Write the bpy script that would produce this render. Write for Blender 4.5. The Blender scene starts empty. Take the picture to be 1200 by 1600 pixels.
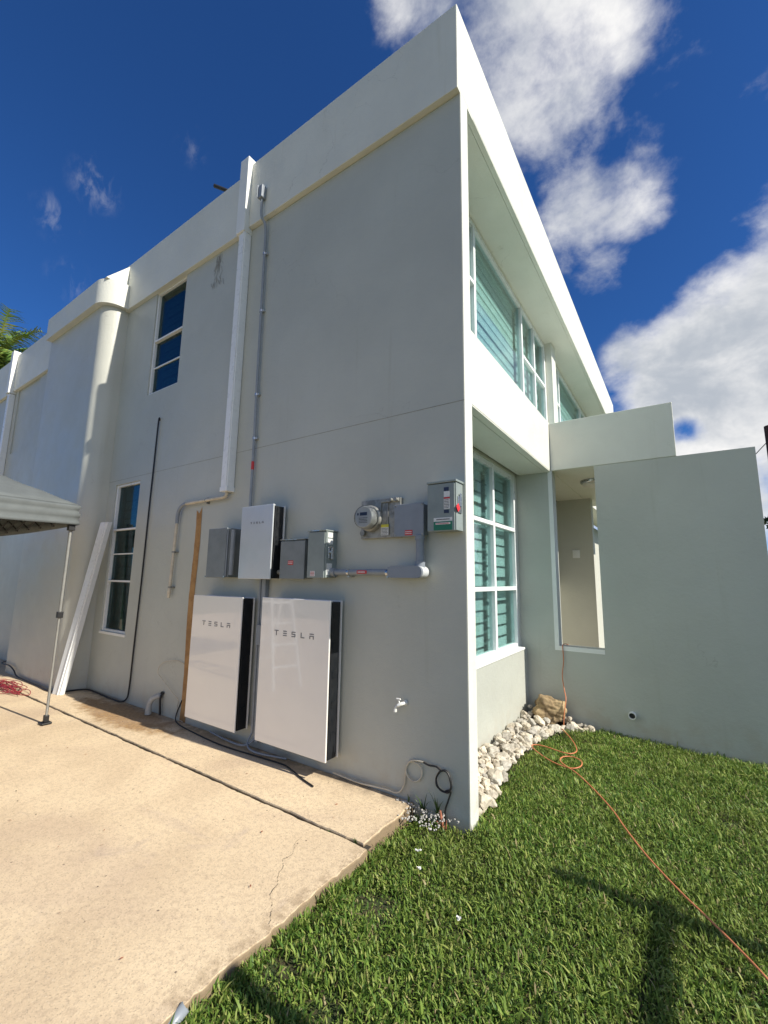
import bpy, math, random
import numpy as np
from mathutils import Vector, Matrix, noise
R = math.radians
rng = random.Random(7)
scene = bpy.context.scene
col = scene.collection

# ------------------------------------------------------------------ camera
cam_d = bpy.data.cameras.new("camera"); cam = bpy.data.objects.new("camera", cam_d); col.objects.link(cam)
RX = Vector((0.82694438, 0.56208333, 0.01501088)); UP = Vector((0.07331247, -0.13424978, 0.98823189)); BK = Vector((0.55748388, -0.81611233, -0.15222482))
cam.matrix_world = Matrix(((RX.x, UP.x, BK.x, 1.14975), (RX.y, UP.y, BK.y, -2.64669), (RX.z, UP.z, BK.z, 1.42895), (0, 0, 0, 1)))
cam_d.sensor_fit = 'VERTICAL'; cam_d.sensor_height = 36.0; cam_d.lens = 676.64 / 1600 * 36.0
cam_d.clip_start = 0.02; cam_d.clip_end = 3000
scene.camera = cam
scene.render.resolution_x = 768; scene.render.resolution_y = 1024

# ------------------------------------------------------------------ sun
EL, AL = R(37.6), R(3.05)
sun_dir = Vector((math.cos(EL) * math.cos(AL), math.cos(EL) * math.sin(AL), math.sin(EL)))
sd = bpy.data.lights.new("sun", 'SUN'); sd.energy = 4.7; sd.angle = R(0.5); sd.color = (1.0, 0.94, 0.83)
so = bpy.data.objects.new("sun", sd); col.objects.link(so)
so.rotation_euler = sun_dir.to_track_quat('Z', 'Y').to_euler()

scene.view_settings.view_transform = 'Standard'; scene.view_settings.look = 'None'
scene.view_settings.exposure = 0.45; scene.view_settings.gamma = 1.0
scene.view_settings.use_curve_mapping = False

# ------------------------------------------------------------------ node helper
class NT:
    def __init__(s, tree): s.t = tree
    def n(s, typ, **kw):
        nd = s.t.nodes.new(typ)
        for k, v in kw.items():
            if k.startswith('i_'): 
                key = k[2:]
                nd.inputs[int(key) if key.isdigit() else key.replace('_', ' ')].default_value = v
            else: setattr(nd, k, v)
        return nd
    def l(s, a, b): s.t.links.new(a, b)
    def math(s, op, a, b=None, c=None, clamp=False):
        nd = s.t.nodes.new('ShaderNodeMath'); nd.operation = op; nd.use_clamp = clamp
        for i, v in enumerate((a, b, c)):
            if v is None: continue
            if isinstance(v, (int, float)): nd.inputs[i].default_value = v
            else: s.l(v, nd.inputs[i])
        return nd.outputs[0]
    def ramp(s, f, lo, hi, a=0.0, b=1.0, smooth=True):
        nd = s.t.nodes.new('ShaderNodeMapRange'); nd.interpolation_type = 'SMOOTHSTEP' if smooth else 'LINEAR'
        nd.inputs['From Min'].default_value = lo; nd.inputs['From Max'].default_value = hi
        nd.inputs['To Min'].default_value = a; nd.inputs['To Max'].default_value = b
        s.l(f, nd.inputs['Value']); return nd.outputs[0]
    def mix(s, f, a, b):
        nd = s.t.nodes.new('ShaderNodeMix'); nd.data_type = 'RGBA'
        for sock, v in ((nd.inputs[0], f), (nd.inputs[6], a), (nd.inputs[7], b)):
            if isinstance(v, (int, float)): sock.default_value = v
            elif isinstance(v, tuple): sock.default_value = (*v[:3], 1)
            else: s.l(v, sock)
        return nd.outputs[2]
    def noise(s, vec, scale, detail=4, rough=.55, dist=0.0):
        nd = s.t.nodes.new('ShaderNodeTexNoise'); nd.inputs['Scale'].default_value = scale
        nd.inputs['Detail'].default_value = detail; nd.inputs['Roughness'].default_value = rough
        nd.inputs['Distortion'].default_value = dist
        if vec is not None: s.l(vec, nd.inputs['Vector'])
        return nd.outputs['Fac']

# ------------------------------------------------------------------ world: Nishita sky with procedural clouds by direction
w = bpy.data.worlds.new("World"); scene.world = w; w.use_nodes = True
t = NT(w.node_tree); w.node_tree.nodes.clear()
sky = t.n('ShaderNodeTexSky'); sky.sky_type = 'NISHITA'; sky.sun_disc = False
sky.sun_elevation = EL; sky.sun_rotation = R(90) - AL
sky.air_density = 1.0; sky.dust_density = 0.2; sky.ozone_density = 3.0; sky.altitude = 300
hs = t.n('ShaderNodeHueSaturation'); hs.inputs['Saturation'].default_value = 1.0
t.l(sky.outputs[0], hs.inputs['Color'])
vm = t.n('ShaderNodeVectorMath', operation='MULTIPLY'); t.l(hs.outputs[0], vm.inputs[0]); vm.inputs[1].default_value = (.40, .90, 1.60)
tc = t.n('ShaderNodeTexCoord'); D = tc.outputs['Generated']
def blob(d, r0, r1, amp=1.0):
    nd = t.n('ShaderNodeVectorMath', operation='DISTANCE'); t.l(D, nd.inputs[0])
    v = Vector(d).normalized(); nd.inputs[1].default_value = v
    return t.ramp(nd.outputs['Value'], r0, r1, amp, 0.0)
mp = t.n('ShaderNodeMapping'); t.l(D, mp.inputs[0]); mp.inputs['Scale'].default_value = (1, 1, 1.35)
n1 = t.noise(mp.outputs[0], 4.6, 9, .56, .15)
n2 = t.noise(mp.outputs[0], 12.0, 8, .62, .15)
blobs = [((-0.115, .600, .785), .03, .25, .95), ((-0.20, .62, .76), .02, .17, .75), ((-.26, .45, .85), .02, .14, .50), ((-.075, .67, .735), .02, .14, .62),
         ((-.10, .745, .66), .02, .15, .80), ((-.035, .765, .64), .02, .12, .66), ((-.07, .815, .575), .01, .09, .55), ((-.01, .72, .695), .01, .09, .45), ((-.045, .56, .825), .02, .12, .7),
         ((.045, .925, .37), .05, .20, 1.05), ((.14, .89, .42), .05, .20, 1.05), ((.14, .93, .30), .05, .18, 1.0), ((-.04, .91, .40), .02, .11, .72),
         ((.20, .82, .54), .03, .16, .80), ((.03, .99, .16), .06, .20, .95), ((.3, .9, .2), .1, .4, .9), ((.35, .75, .5), .1, .3, .8), ((-.02, .55, .89), .02, .18, .60),
         ((-.2, .97, .1), .05, .2, .6), ((.075, .66, .75), .0, .05, .25), ((.15, .715, .685), .0, .06, .35)]
acc = None
for b in blobs:
    o = blob(*b); acc = o if acc is None else t.math('MAXIMUM', acc, o)
acc = t.math('SUBTRACT', acc, blob((.028, .957, .288), .0, .042, .6))
# unseen broken cloud behind the camera, thickened as fill light on the side wall
nd = t.n('ShaderNodeVectorMath', operation='DOT_PRODUCT'); t.l(D, nd.inputs[0]); nd.inputs[1].default_value = (0.75, -0.62, .0)
fill_cloud = t.ramp(nd.outputs['Value'], -.02, .6, 0, .60)
acc = t.math('MAXIMUM', acc, fill_cloud)
den = t.math('ADD', acc, t.math('MULTIPLY', t.math('SUBTRACT', n1, .5), 1.5))
den = t.math('ADD', den, t.math('MULTIPLY', t.math('SUBTRACT', n2, .5), .85))
gate = t.ramp(acc, .02, .25)
fac = t.math('MULTIPLY', t.ramp(den, .25, .95), gate)
# wisps
wisp = None
for d, r, a in (((-.742, .241, .626), .05, .30), ((-.796, .208, .569), .045, .22), ((-.625, .329, .708), .035, .14), ((-.831, .251, .496), .045, .25)):
    o = blob(d, 0.0, r, a); wisp = o if wisp is None else t.math('MAXIMUM', wisp, o)
mw = t.n('ShaderNodeMapping'); t.l(D, mw.inputs[0]); mw.inputs['Rotation'].default_value = (0.3, .9, .2); mw.inputs['Scale'].default_value = (26, 26, 5)
nw = t.noise(mw.outputs[0], 1.6, 6, .6, .4)
wf = t.math('MULTIPLY', wisp, t.ramp(nw, .44, .80))
fac = t.math('MAXIMUM', fac, wf)
sh = t.ramp(t.math('ADD', t.math('MULTIPLY', t.noise(mp.outputs[0], 7.0, 5, .6, .2), .8), t.math('MULTIPLY', den, .22)), .40, .80)
cc = t.mix(sh, (14.5, 14.3, 14.0), (6.8, 7.4, 8.3))
skc = t.mix(fac, vm.outputs[0], cc)
bg = t.n('ShaderNodeBackground'); bg.inputs['Strength'].default_value = 0.052
t.l(skc, bg.inputs['Color'])
wo = t.n('ShaderNodeOutputWorld'); t.l(bg.outputs[0], wo.inputs[0])

# ------------------------------------------------------------------ materials
def mat(name, color, rough=.6, metal=0.0, spec=.5, var=0.0, vscale=3.0, bump=0.0, bscale=150.0, coat=0.0, emit=None, color2=None, sheen=None):
    m = bpy.data.materials.new(name); m.use_nodes = True
    q = NT(m.node_tree); p = m.node_tree.nodes['Principled BSDF']
    p.inputs['Roughness'].default_value = rough; p.inputs['Metallic'].default_value = metal
    p.inputs['Specular IOR Level'].default_value = spec; p.inputs['Coat Weight'].default_value = coat; p.inputs['Coat Roughness'].default_value = .03
    p.inputs['Base Color'].default_value = (*color, 1)
    g = q.n('ShaderNodeNewGeometry').outputs['Position'] if (var or bump) else None
    if var:
        c2 = color2 or tuple(c * (1 - var) for c in color)
        f = q.ramp(q.noise(g, vscale, 6, .6), .35, .68)
        q.l(q.mix(f, color, c2), p.inputs['Base Color'])
        q.l(q.ramp(q.noise(g, vscale * 3, 4), .3, .7, max(rough - .08, .03), min(rough + .1, 1)), p.inputs['Roughness'])
    if bump:
        b = q.n('ShaderNodeBump'); b.inputs['Strength'].default_value = bump; b.inputs['Distance'].default_value = .004
        q.l(q.noise(g, bscale, 5, .6), b.inputs['Height']); q.l(b.outputs[0], p.inputs['Normal'])
    return m
M = {}
def stucco(name, base, rough, dirt=True):
    m = bpy.data.materials.new(name); m.use_nodes = True
    q = NT(m.node_tree); p = m.node_tree.nodes['Principled BSDF']
    g = q.n('ShaderNodeNewGeometry').outputs['Position']
    big = q.ramp(q.noise(g, .9, 5, .6), .3, .7)
    c = q.mix(big, base, tuple(x * .90 for x in base))
    if dirt:
        # long vertical rain marks and faint grime spots of their own shape
        mpn = q.n('ShaderNodeMapping'); q.l(g, mpn.inputs[0]); mpn.inputs['Scale'].default_value = (9, 9, .55)
        st = q.ramp(q.noise(mpn.outputs[0], 1.0, 6, .65), .58, .80)
        c = q.mix(q.math('MULTIPLY', st, .34), c, (base[0] * .72, base[1] * .70, base[2] * .62))
        sp = q.ramp(q.noise(g, 23, 3, .5), .73, .80)
        c = q.mix(q.math('MULTIPLY', sp, .22), c, (.38, .36, .31))
        vo = q.n('ShaderNodeTexVoronoi'); vo.feature = 'DISTANCE_TO_EDGE'; vo.inputs['Scale'].default_value = .9
        wv = q.n('ShaderNodeVectorMath', operation='ADD'); nz = q.n('ShaderNodeTexNoise'); nz.inputs['Scale'].default_value = 3.0; nz.inputs['Detail'].default_value = 6; q.l(g, nz.inputs['Vector'])
        sc_ = q.n('ShaderNodeVectorMath', operation='SCALE'); sc_.inputs[3].default_value = .6; q.l(nz.outputs['Color'], sc_.inputs[0]); q.l(g, wv.inputs[0]); q.l(sc_.outputs[0], wv.inputs[1]); q.l(wv.outputs[0], vo.inputs['Vector'])
        ck = q.math('MULTIPLY', q.ramp(vo.outputs['Distance'], .0006, .0028, 1, 0), q.ramp(q.noise(g, .8, 3), .50, .60))
        c = q.mix(q.math('MULTIPLY', ck, .30), c, (.25, .24, .21))
        # splash dirt where rain bounces off the ground
        sx = q.n('ShaderNodeSeparateXYZ'); q.l(g, sx.inputs[0])
        lowm = q.math('MULTIPLY', q.ramp(sx.outputs[2], .02, .32, 1, 0), q.ramp(q.noise(g, 6, 6, .65), .38, .68))
        c = q.mix(q.math('MULTIPLY', lowm, .5), c, (.42, .37, .29))
    q.l(c, p.inputs['Base Color'])
    q.l(q.ramp(q.noise(g, 5, 4), .3, .7, rough - .05, rough + .08), p.inputs['Roughness'])
    p.inputs['Specular IOR Level'].default_value = .4
    b = q.n('ShaderNodeBump'); b.inputs['Strength'].default_value = .55; b.inputs['Distance'].default_value = .004
    h = q.math('ADD', q.noise(g, 160, 4, .6), q.math('MULTIPLY', q.noise(g, 28, 4, .6), 1.2))
    h = q.math('ADD', h, q.math('MULTIPLY', q.noise(g, 3.0, 3, .5), 3.0))
    q.l(h, b.inputs['Height']); q.l(b.outputs[0], p.inputs['Normal'])
    return m
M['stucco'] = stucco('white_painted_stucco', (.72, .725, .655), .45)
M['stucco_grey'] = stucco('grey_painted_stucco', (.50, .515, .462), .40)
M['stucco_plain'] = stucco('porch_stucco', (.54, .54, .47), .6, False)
M['trim'] = mat('white_trim', (.80, .81, .78), .4, var=.05, vscale=4, bump=.1, bscale=60)
M['joint'] = mat('joint_dark', (.33, .32, .27), .9, var=.3, vscale=8)
M['dark'] = mat('dark_room', (.035, .04, .04), .9)
M['alu'] = mat('white_aluminium', (.80, .82, .82), .32, spec=.5, var=.04, vscale=6)
M['blind'] = mat('blind_fabric', (.78, .86, .84), .8, var=.06, vscale=9)
M['blind_dark'] = mat('blind_sheer', (.16, .23, .23), .8)
M['panel_white'] = mat('powder_white', (.84, .82, .78), .10, spec=.5, coat=.8, var=.02, vscale=5)
M['panel_rim'] = mat('panel_rim', (.62, .63, .62), .3)
M['casting'] = mat('light_grey_casting', (.55, .57, .58), .4)
M['panel_black'] = mat('black_body', (.008, .010, .013), .45, var=.3, vscale=9)
M['brush'] = mat('brushed_face', (.60, .63, .65), .36, metal=.35, var=.06, vscale=3, bump=.03, bscale=220)
M['letter'] = mat('letter_grey', (.16, .16, .17), .4)
M['steel_box'] = mat('slate_painted_steel', (.20, .225, .235), .42, var=.15, vscale=7, bump=.05, bscale=60)
M['steel_box2'] = mat('green_grey_painted_steel', (.25, .29, .28), .42, var=.15, vscale=7, bump=.05, bscale=60)
M['pvc_grey'] = mat('grey_pvc', (.24, .27, .31), .45, var=.10, vscale=10)
M['conduit'] = mat('grey_conduit', (.27, .30, .33), .4, var=.15, vscale=12)
M['pvc_white'] = mat('white_pvc', (.78, .78, .74), .35, var=.06, vscale=8)
M['pvc_dull'] = mat('weathered_white_pvc', (.50, .49, .45), .5, var=.3, vscale=20)
M['stain'] = mat('mildew', (.27, .265, .24), .9)
M['pvc_cream'] = mat('cream_pvc', (.62, .56, .44), .5, var=.22, vscale=14)
M['galv'] = mat('galvanised_old', (.36, .36, .33), .5, metal=.45, var=.45, vscale=18, bump=.1, bscale=80)
M['metal'] = mat('bright_metal', (.55, .56, .56), .25, metal=.9, var=.1, vscale=20)
M['black'] = mat('black_rubber', (.012, .012, .013), .5)
M['red_label'] = mat('red_label', (.55, .035, .035), .45)
M['red_tag'] = mat('red_tag', (.75, .03, .04), .45)
M['white_label'] = mat('white_label', (.72, .73, .72), .5, var=.1, vscale=60)
M['green_label'] = mat('green_label', (.015, .16, .09), .45)
M['blue_label'] = mat('dark_label', (.02, .03, .07), .45)
M['yellow_label'] = mat('yellow_label', (.55, .52, .06), .5)
M['register'] = mat('meter_register', (.42, .44, .43), .4, metal=.3)
M['ink'] = mat('label_ink', (.10, .10, .10), .6)
M['wood'] = mat('adhesive_brown', (.42, .24, .09), .8, var=.5, vscale=9, bump=.5, bscale=60, color2=(.28, .15, .055))
M['orange'] = mat('orange_cord', (.60, .20, .085), .5, var=.15, vscale=30)
M['red_wire'] = mat('red_wire', (.32, .03, .04), .5)
M['fabric'] = mat('grey_canopy_fabric', (.125, .14, .142), .85, var=.14, vscale=5, bump=.3, bscale=300)
M['leg'] = mat('leg_steel', (.32, .32, .30), .4, metal=.3, var=.15, vscale=20)
M['rock'] = mat('white_limestone', (.74, .70, .63), .85, var=.35, vscale=9, bump=.9, bscale=60, color2=(.47, .44, .39))
M['boulder'] = mat('tan_boulder', (.42, .31, .17), .9, var=.7, vscale=8, bump=1.0, bscale=40, color2=(.16, .11, .06))
M['gravel'] = mat('gravel', (.55, .53, .48), .9, var=.4, vscale=40)
M['petal'] = mat('white_flower_litter', (.80, .80, .76), .7)
M['bark'] = mat('palm_bark', (.20, .16, .12), .9, var=.4, vscale=6, bump=.8, bscale=20)
M['frond'] = mat('palm_frond', (.10, .20, .03), .5, var=.5, vscale=1.2, color2=(.24, .25, .045))
M['leafy'] = mat('tree_leaves', (.05, .10, .022), .6, var=.4, vscale=1.5)
M['pole'] = mat('creosote_pole', (.10, .045, .032), .9, var=.35, vscale=5, bump=.5, bscale=30)
M['solar'] = mat('solar_panel_dark', (.015, .018, .025), .2)
M['lamp_shade'] = mat('lamp_diffuser', (.66, .64, .58), .4)
M['dirt'] = mat('dark_dirt', (.075, .062, .042), .95, var=.5, vscale=30, bump=1.0, bscale=120)
M['weed'] = mat('weed_green', (.06, .115, .02), .55, var=.3, vscale=15)
M['dry_stem'] = mat('dry_red_stem', (.36, .13, .07), .8, var=.4, vscale=60)
M['street'] = mat('asphalt', (.055, .055, .053), .9, var=.2, vscale=1)

for nm_ in ('rock',):
    q = NT(M[nm_].node_tree); p = M[nm_].node_tree.nodes['Principled BSDF']; lk = p.inputs['Base Color'].links[0].from_socket
    oi = q.n('ShaderNodeObjectInfo'); tint = q.mix(q.ramp(oi.outputs['Random'], 0, 1, smooth=False), (1.0, .93, .80), (.66, .66, .64))
    mm = q.n('ShaderNodeMix', data_type='RGBA', blend_type='MULTIPLY'); mm.inputs[0].default_value = 1; q.l(lk, mm.inputs[6]); q.l(tint, mm.inputs[7]); q.l(mm.outputs[2], p.inputs['Base Color'])
# tinted window glass
m = bpy.data.materials.new('teal_glass'); m.use_nodes = True; q = NT(m.node_tree); m.node_tree.nodes.clear()
tr = q.n('ShaderNodeBsdfTransparent'); tr.inputs[0].default_value = (.76, .865, .86, 1)
gl = q.n('ShaderNodeBsdfGlossy'); gl.inputs[0].default_value = (.9, .95, .95, 1); gl.inputs['Roughness'].default_value = .015
fr = q.n('ShaderNodeFresnel'); fr.inputs[0].default_value = 1.55
mx = q.n('ShaderNodeMixShader'); q.l(q.math('MULTIPLY_ADD', fr.outputs[0], .5, .02, clamp=True), mx.inputs[0]); q.l(tr.outputs[0], mx.inputs[1]); q.l(gl.outputs[0], mx.inputs[2])
o_ = q.n('ShaderNodeOutputMaterial'); q.l(mx.outputs[0], o_.inputs[0]); M['glass'] = m
m = m.copy(); m.name = 'dark_glass'; M['glass_dark'] = m
for n_ in m.node_tree.nodes:
    if n_.type == 'BSDF_TRANSPARENT': n_.inputs[0].default_value = (.22, .36, .37, 1)
m = bpy.data.materials.new('meter_glass'); m.use_nodes = True; p = m.node_tree.nodes['Principled BSDF']
p.inputs['Transmission Weight'].default_value = 1; p.inputs['Roughness'].default_value = .03; p.inputs['IOR'].default_value = 1.2; M['meter_glass'] = m

# concrete
m = bpy.data.materials.new('tan_concrete'); m.use_nodes = True; q = NT(m.node_tree); p = m.node_tree.nodes['Principled BSDF']
g = q.n('ShaderNodeNewGeometry').outputs['Position']
c = q.mix(q.ramp(q.noise(g, 1.3, 7, .62, .4), .32, .68), (.77, .61, .40), (.63, .485, .315))
c = q.mix(q.math('MULTIPLY', q.ramp(q.noise(g, 5.5, 7, .7, .6), .48, .72), .55), c, (.74, .585, .38))
c = q.mix(q.math('MULTIPLY', q.ramp(q.noise(g, 2.3, 6, .6, 1.2), .60, .78), .55), c, (.42, .33, .285))
c = q.mix(q.math('MULTIPLY', q.ramp(q.noise(g, 60, 5, .75), .52, .66), .32), c, (.42, .32, .22))
c = q.mix(q.math('MULTIPLY', q.ramp(q.noise(g, 95, 4, .7), .58, .68), .55), c, (.82, .71, .53))
vo = q.n('ShaderNodeTexVoronoi'); vo.inputs['Scale'].default_value = 14; q.l(g, vo.inputs['Vector'])
c = q.mix(q.math('MULTIPLY', q.ramp(vo.outputs['Distance'], .05, .10, 1, 0), q.ramp(q.noise(g, 4, 2), .52, .6)), c, (.16, .12, .09))
sx = q.n('ShaderNodeSeparateXYZ'); q.l(g, sx.inputs[0])
# mud stain beside the wall, an ellipse with a ragged rim
ex = q.math('DIVIDE', q.math('ADD', sx.outputs[0], 3.75), 1.0); ey = q.math('DIVIDE', q.math('ADD', sx.outputs[1], .24), .24)
rr = q.math('SQRT', q.math('ADD', q.math('MULTIPLY', ex, ex), q.math('MULTIPLY', ey, ey)))
rr = q.math('ADD', rr, q.math('MULTIPLY', q.math('SUBTRACT', q.noise(g, 7, 6, .65), .5), 1.5))
c = q.mix(q.math('MULTIPLY', q.ramp(rr, .62, 1.12, 1, 0), .88), c, q.mix(q.ramp(q.noise(g, 38, 5, .7), .35, .65), (.40, .235, .09), (.22, .12, .05)))
# grime line along the wall foot
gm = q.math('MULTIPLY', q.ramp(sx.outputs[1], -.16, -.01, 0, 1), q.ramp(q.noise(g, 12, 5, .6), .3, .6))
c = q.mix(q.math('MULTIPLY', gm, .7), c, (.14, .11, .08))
c = q.mix(q.math('MULTIPLY', q.ramp(q.noise(g, .55, 5, .6, 1.5), .48, .66), .38), c, (.50, .37, .27))
c = q.mix(q.math('MULTIPLY', q.ramp(q.noise(g, 34, 6, .75), .47, .62), .40), c, (.42, .32, .22))
c = q.mix(q.math('MULTIPLY', q.ramp(q.noise(g, 120, 4, .65), .57, .66), .60), c, (.24, .19, .14))
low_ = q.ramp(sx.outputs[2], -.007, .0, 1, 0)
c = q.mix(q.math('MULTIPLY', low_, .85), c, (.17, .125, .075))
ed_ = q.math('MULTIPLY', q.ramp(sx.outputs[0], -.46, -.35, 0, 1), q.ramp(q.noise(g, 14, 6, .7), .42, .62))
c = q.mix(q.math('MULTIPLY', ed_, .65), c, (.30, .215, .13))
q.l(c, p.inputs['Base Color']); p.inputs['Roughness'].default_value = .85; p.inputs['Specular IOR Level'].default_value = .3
b = q.n('ShaderNodeBump'); b.inputs['Strength'].default_value = .8; b.inputs['Distance'].default_value = .0035
h = q.math('ADD', q.noise(g, 110, 5, .75), q.math('MULTIPLY', q.noise(g, 30, 4, .6), .8))
q.l(h, b.inputs['Height']); q.l(b.outputs[0], p.inputs['Normal']); M['concrete'] = m

# soil / lawn base
m = bpy.data.materials.new('lawn_soil'); m.use_nodes = True; q = NT(m.node_tree); p = m.node_tree.nodes['Principled BSDF']
g = q.n('ShaderNodeNewGeometry').outputs['Position']
c = q.mix(q.ramp(q.noise(g, 30, 5, .65), .4, .62), (.045, .075, .018), (.085, .065, .032))
q.l(c, p.inputs['Base Color']); p.inputs['Roughness'].default_value = .95
b = q.n('ShaderNodeBump'); b.inputs['Strength'].default_value = 1; b.inputs['Distance'].default_value = .02; q.l(q.noise(g, 60, 5, .7), b.inputs['Height']); q.l(b.outputs[0], p.inputs['Normal'])
M['soil'] = m
m = bpy.data.materials.new('far_grass'); m.use_nodes = True; q = NT(m.node_tree); p = m.node_tree.nodes['Principled BSDF']
g = q.n('ShaderNodeNewGeometry').outputs['Position']
c = q.mix(q.ramp(q.noise(g, .5, 6, .65), .35, .65), (.06, .10, .025), (.10, .12, .04)); c = q.mix(q.math('MULTIPLY', q.ramp(q.noise(g, 25, 4, .7), .4, .6), .5), c, (.03, .05, .012))
q.l(c, p.inputs['Base Color']); p.inputs['Roughness'].default_value = .95; M['far_grass'] = m
# blades: colour comes from a per-vertex random attribute
m = bpy.data.materials.new('grass_blade'); m.use_nodes = True; q = NT(m.node_tree); p = m.node_tree.nodes['Principled BSDF']
at = q.n('ShaderNodeAttribute'); at.attribute_name = 'rnd'
g = q.n('ShaderNodeNewGeometry').outputs['Position']
f = at.outputs['Fac']
c = q.mix(q.ramp(f, 0, .75), (.065, .145, .022), (.23, .33, .06)); c = q.mix(q.ramp(f, .72, .93), c, (.36, .40, .11)); c = q.mix(q.ramp(f, .962, .972), c, (.40, .33, .17))
c = q.mix(q.ramp(q.noise(g, 1.4, 4, .6), .42, .68, 0, .45), c, (.18, .22, .045))
q.l(c, p.inputs['Base Color']); p.inputs['Roughness'].default_value = .5; p.inputs['Specular IOR Level'].default_value = .3
tl = q.n('ShaderNodeBsdfTranslucent'); q.l(c, tl.inputs[0]); ms = q.n('ShaderNodeMixShader'); ms.inputs[0].default_value = .28
out = [n_ for n_ in m.node_tree.nodes if n_.type == 'OUTPUT_MATERIAL'][0]
q.l(p.outputs[0], ms.inputs[1]); q.l(tl.outputs[0], ms.inputs[2]); q.l(ms.outputs[0], out.inputs[0]); M['blade'] = m

# ------------------------------------------------------------------ mesh builder
class MB:
    def __init__(s): s.v = []; s.f = []; s.sm = []
    def add(s, vs, fs, smooth=False, T=None):
        o = len(s.v)
        s.v += [tuple(T @ Vector(v)) if T else tuple(v) for v in vs]
        s.f += [tuple(i + o for i in f) for f in fs]; s.sm += [smooth] * len(fs); return s
    def box(s, x0, x1, y0, y1, z0, z1, T=None):
        v = [(x0, y0, z0), (x1, y0, z0), (x1, y1, z0), (x0, y1, z0), (x0, y0, z1), (x1, y0, z1), (x1, y1, z1), (x0, y1, z1)]
        return s.add(v, [(0, 3, 2, 1), (4, 5, 6, 7), (0, 1, 5, 4), (1, 2, 6, 5), (2, 3, 7, 6), (3, 0, 4, 7)], T=T)
    def bbox(s, x0, x1, y0, y1, z0, z1, b=.004, T=None, seg=2):
        import bmesh
        bm = bmesh.new(); bmesh.ops.create_cube(bm, size=1)
        for v in bm.verts: v.co = Vector(((x0 + x1) / 2 + v.co.x * (x1 - x0), (y0 + y1) / 2 + v.co.y * (y1 - y0), (z0 + z1) / 2 + v.co.z * (z1 - z0)))
        bmesh.ops.bevel(bm, geom=list(bm.edges), offset=b, segments=seg, profile=.5, affect='EDGES')
        bm.verts.index_update()
        s.add([v.co.copy() for v in bm.verts], [tuple(v.index for v in f.verts) for f in bm.faces], T=T); bm.free(); return s
    def prism(s, poly, z0, z1, smooth=False, ztop=None):
        n = len(poly); v = [(x, y, z0) for x, y in poly] + [(p[0], p[1], ztop[i] if ztop else z1) for i, p in enumerate(poly)]
        s.add(v, [(i, (i + 1) % n, n + (i + 1) % n, n + i) for i in range(n)], smooth)
        return s.add(v, [tuple(range(n - 1, -1, -1)), tuple(range(n, 2 * n))])
    def tube(s, pts, r, n=10, caps=True, flat=1.0):
        pts = [Vector(p) for p in pts]; rs = r if isinstance(r, (list, tuple)) else [r] * len(pts)
        prev = None; vs = []
        for i, p in enumerate(pts):
            d = (pts[min(i + 1, len(pts) - 1)] - pts[max(i - 1, 0)]).normalized()
            if prev is None:
                a = Vector((0, 0, 1)) if abs(d.z) < .9 else Vector((1, 0, 0)); u = d.cross(a).normalized()
            else: u = (prev - d * prev.dot(d)).normalized()
            prev = u; v = d.cross(u)
            for k in range(n):
                a = 2 * math.pi * k / n; vs.append(p + (u * math.cos(a) + v * math.sin(a) * flat) * rs[i])
        m_ = len(pts); fs = [(i * n + k, i * n + (k + 1) % n, (i + 1) * n + (k + 1) % n, (i + 1) * n + k) for i in range(m_ - 1) for k in range(n)]
        s.add(vs, fs, True)
        if caps: s.add(vs[:n], [tuple(range(n - 1, -1, -1))]); s.add(vs[-n:], [tuple(range(n))])
        return s
    def build(s, name, material, parent=None, smooth=False):
        me = bpy.data.meshes.new(name); me.from_pydata(s.v, [], s.f); me.update()
        me.polygons.foreach_set('use_smooth', [bool(x or smooth) for x in s.sm])
        me.materials.append(M[material]); o = bpy.data.objects.new(name, me); col.objects.link(o)
        if parent:
            o.parent = parent
            off = parent.get('_b')
            o.matrix_parent_inverse = Matrix.Translation(Vector(off)).inverted() if off else Matrix.Identity(4)
        return o
def tag(o, label=None, cat=None, group=None, kind=None):
    if label: o['label'] = label
    if cat: o['category'] = cat
    if group: o['group'] = group
    if kind: o['kind'] = kind
    return o
def thing(name, loc, label, cat, group=None):
    o = bpy.data.objects.new(name, None); col.objects.link(o); o.location = loc; o.empty_display_size = .1
    o['_b'] = tuple(loc); return tag(o, label, cat, group)
def smooth_path(pts, n=8):
    P = [Vector(p) for p in pts]; P = [2 * P[0] - P[1]] + P + [2 * P[-1] - P[-2]]; out = []
    for i in range(1, len(P) - 2):
        a, b, c, d = P[i - 1:i + 3]
        for k in range(n):
            u = k / n; out.append(.5 * ((2 * b) + (c - a) * u + (2 * a - 5 * b + 4 * c - d) * u * u + (3 * b - a - 3 * c + d) * u ** 3))
    out.append(P[-2]); return out
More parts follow.
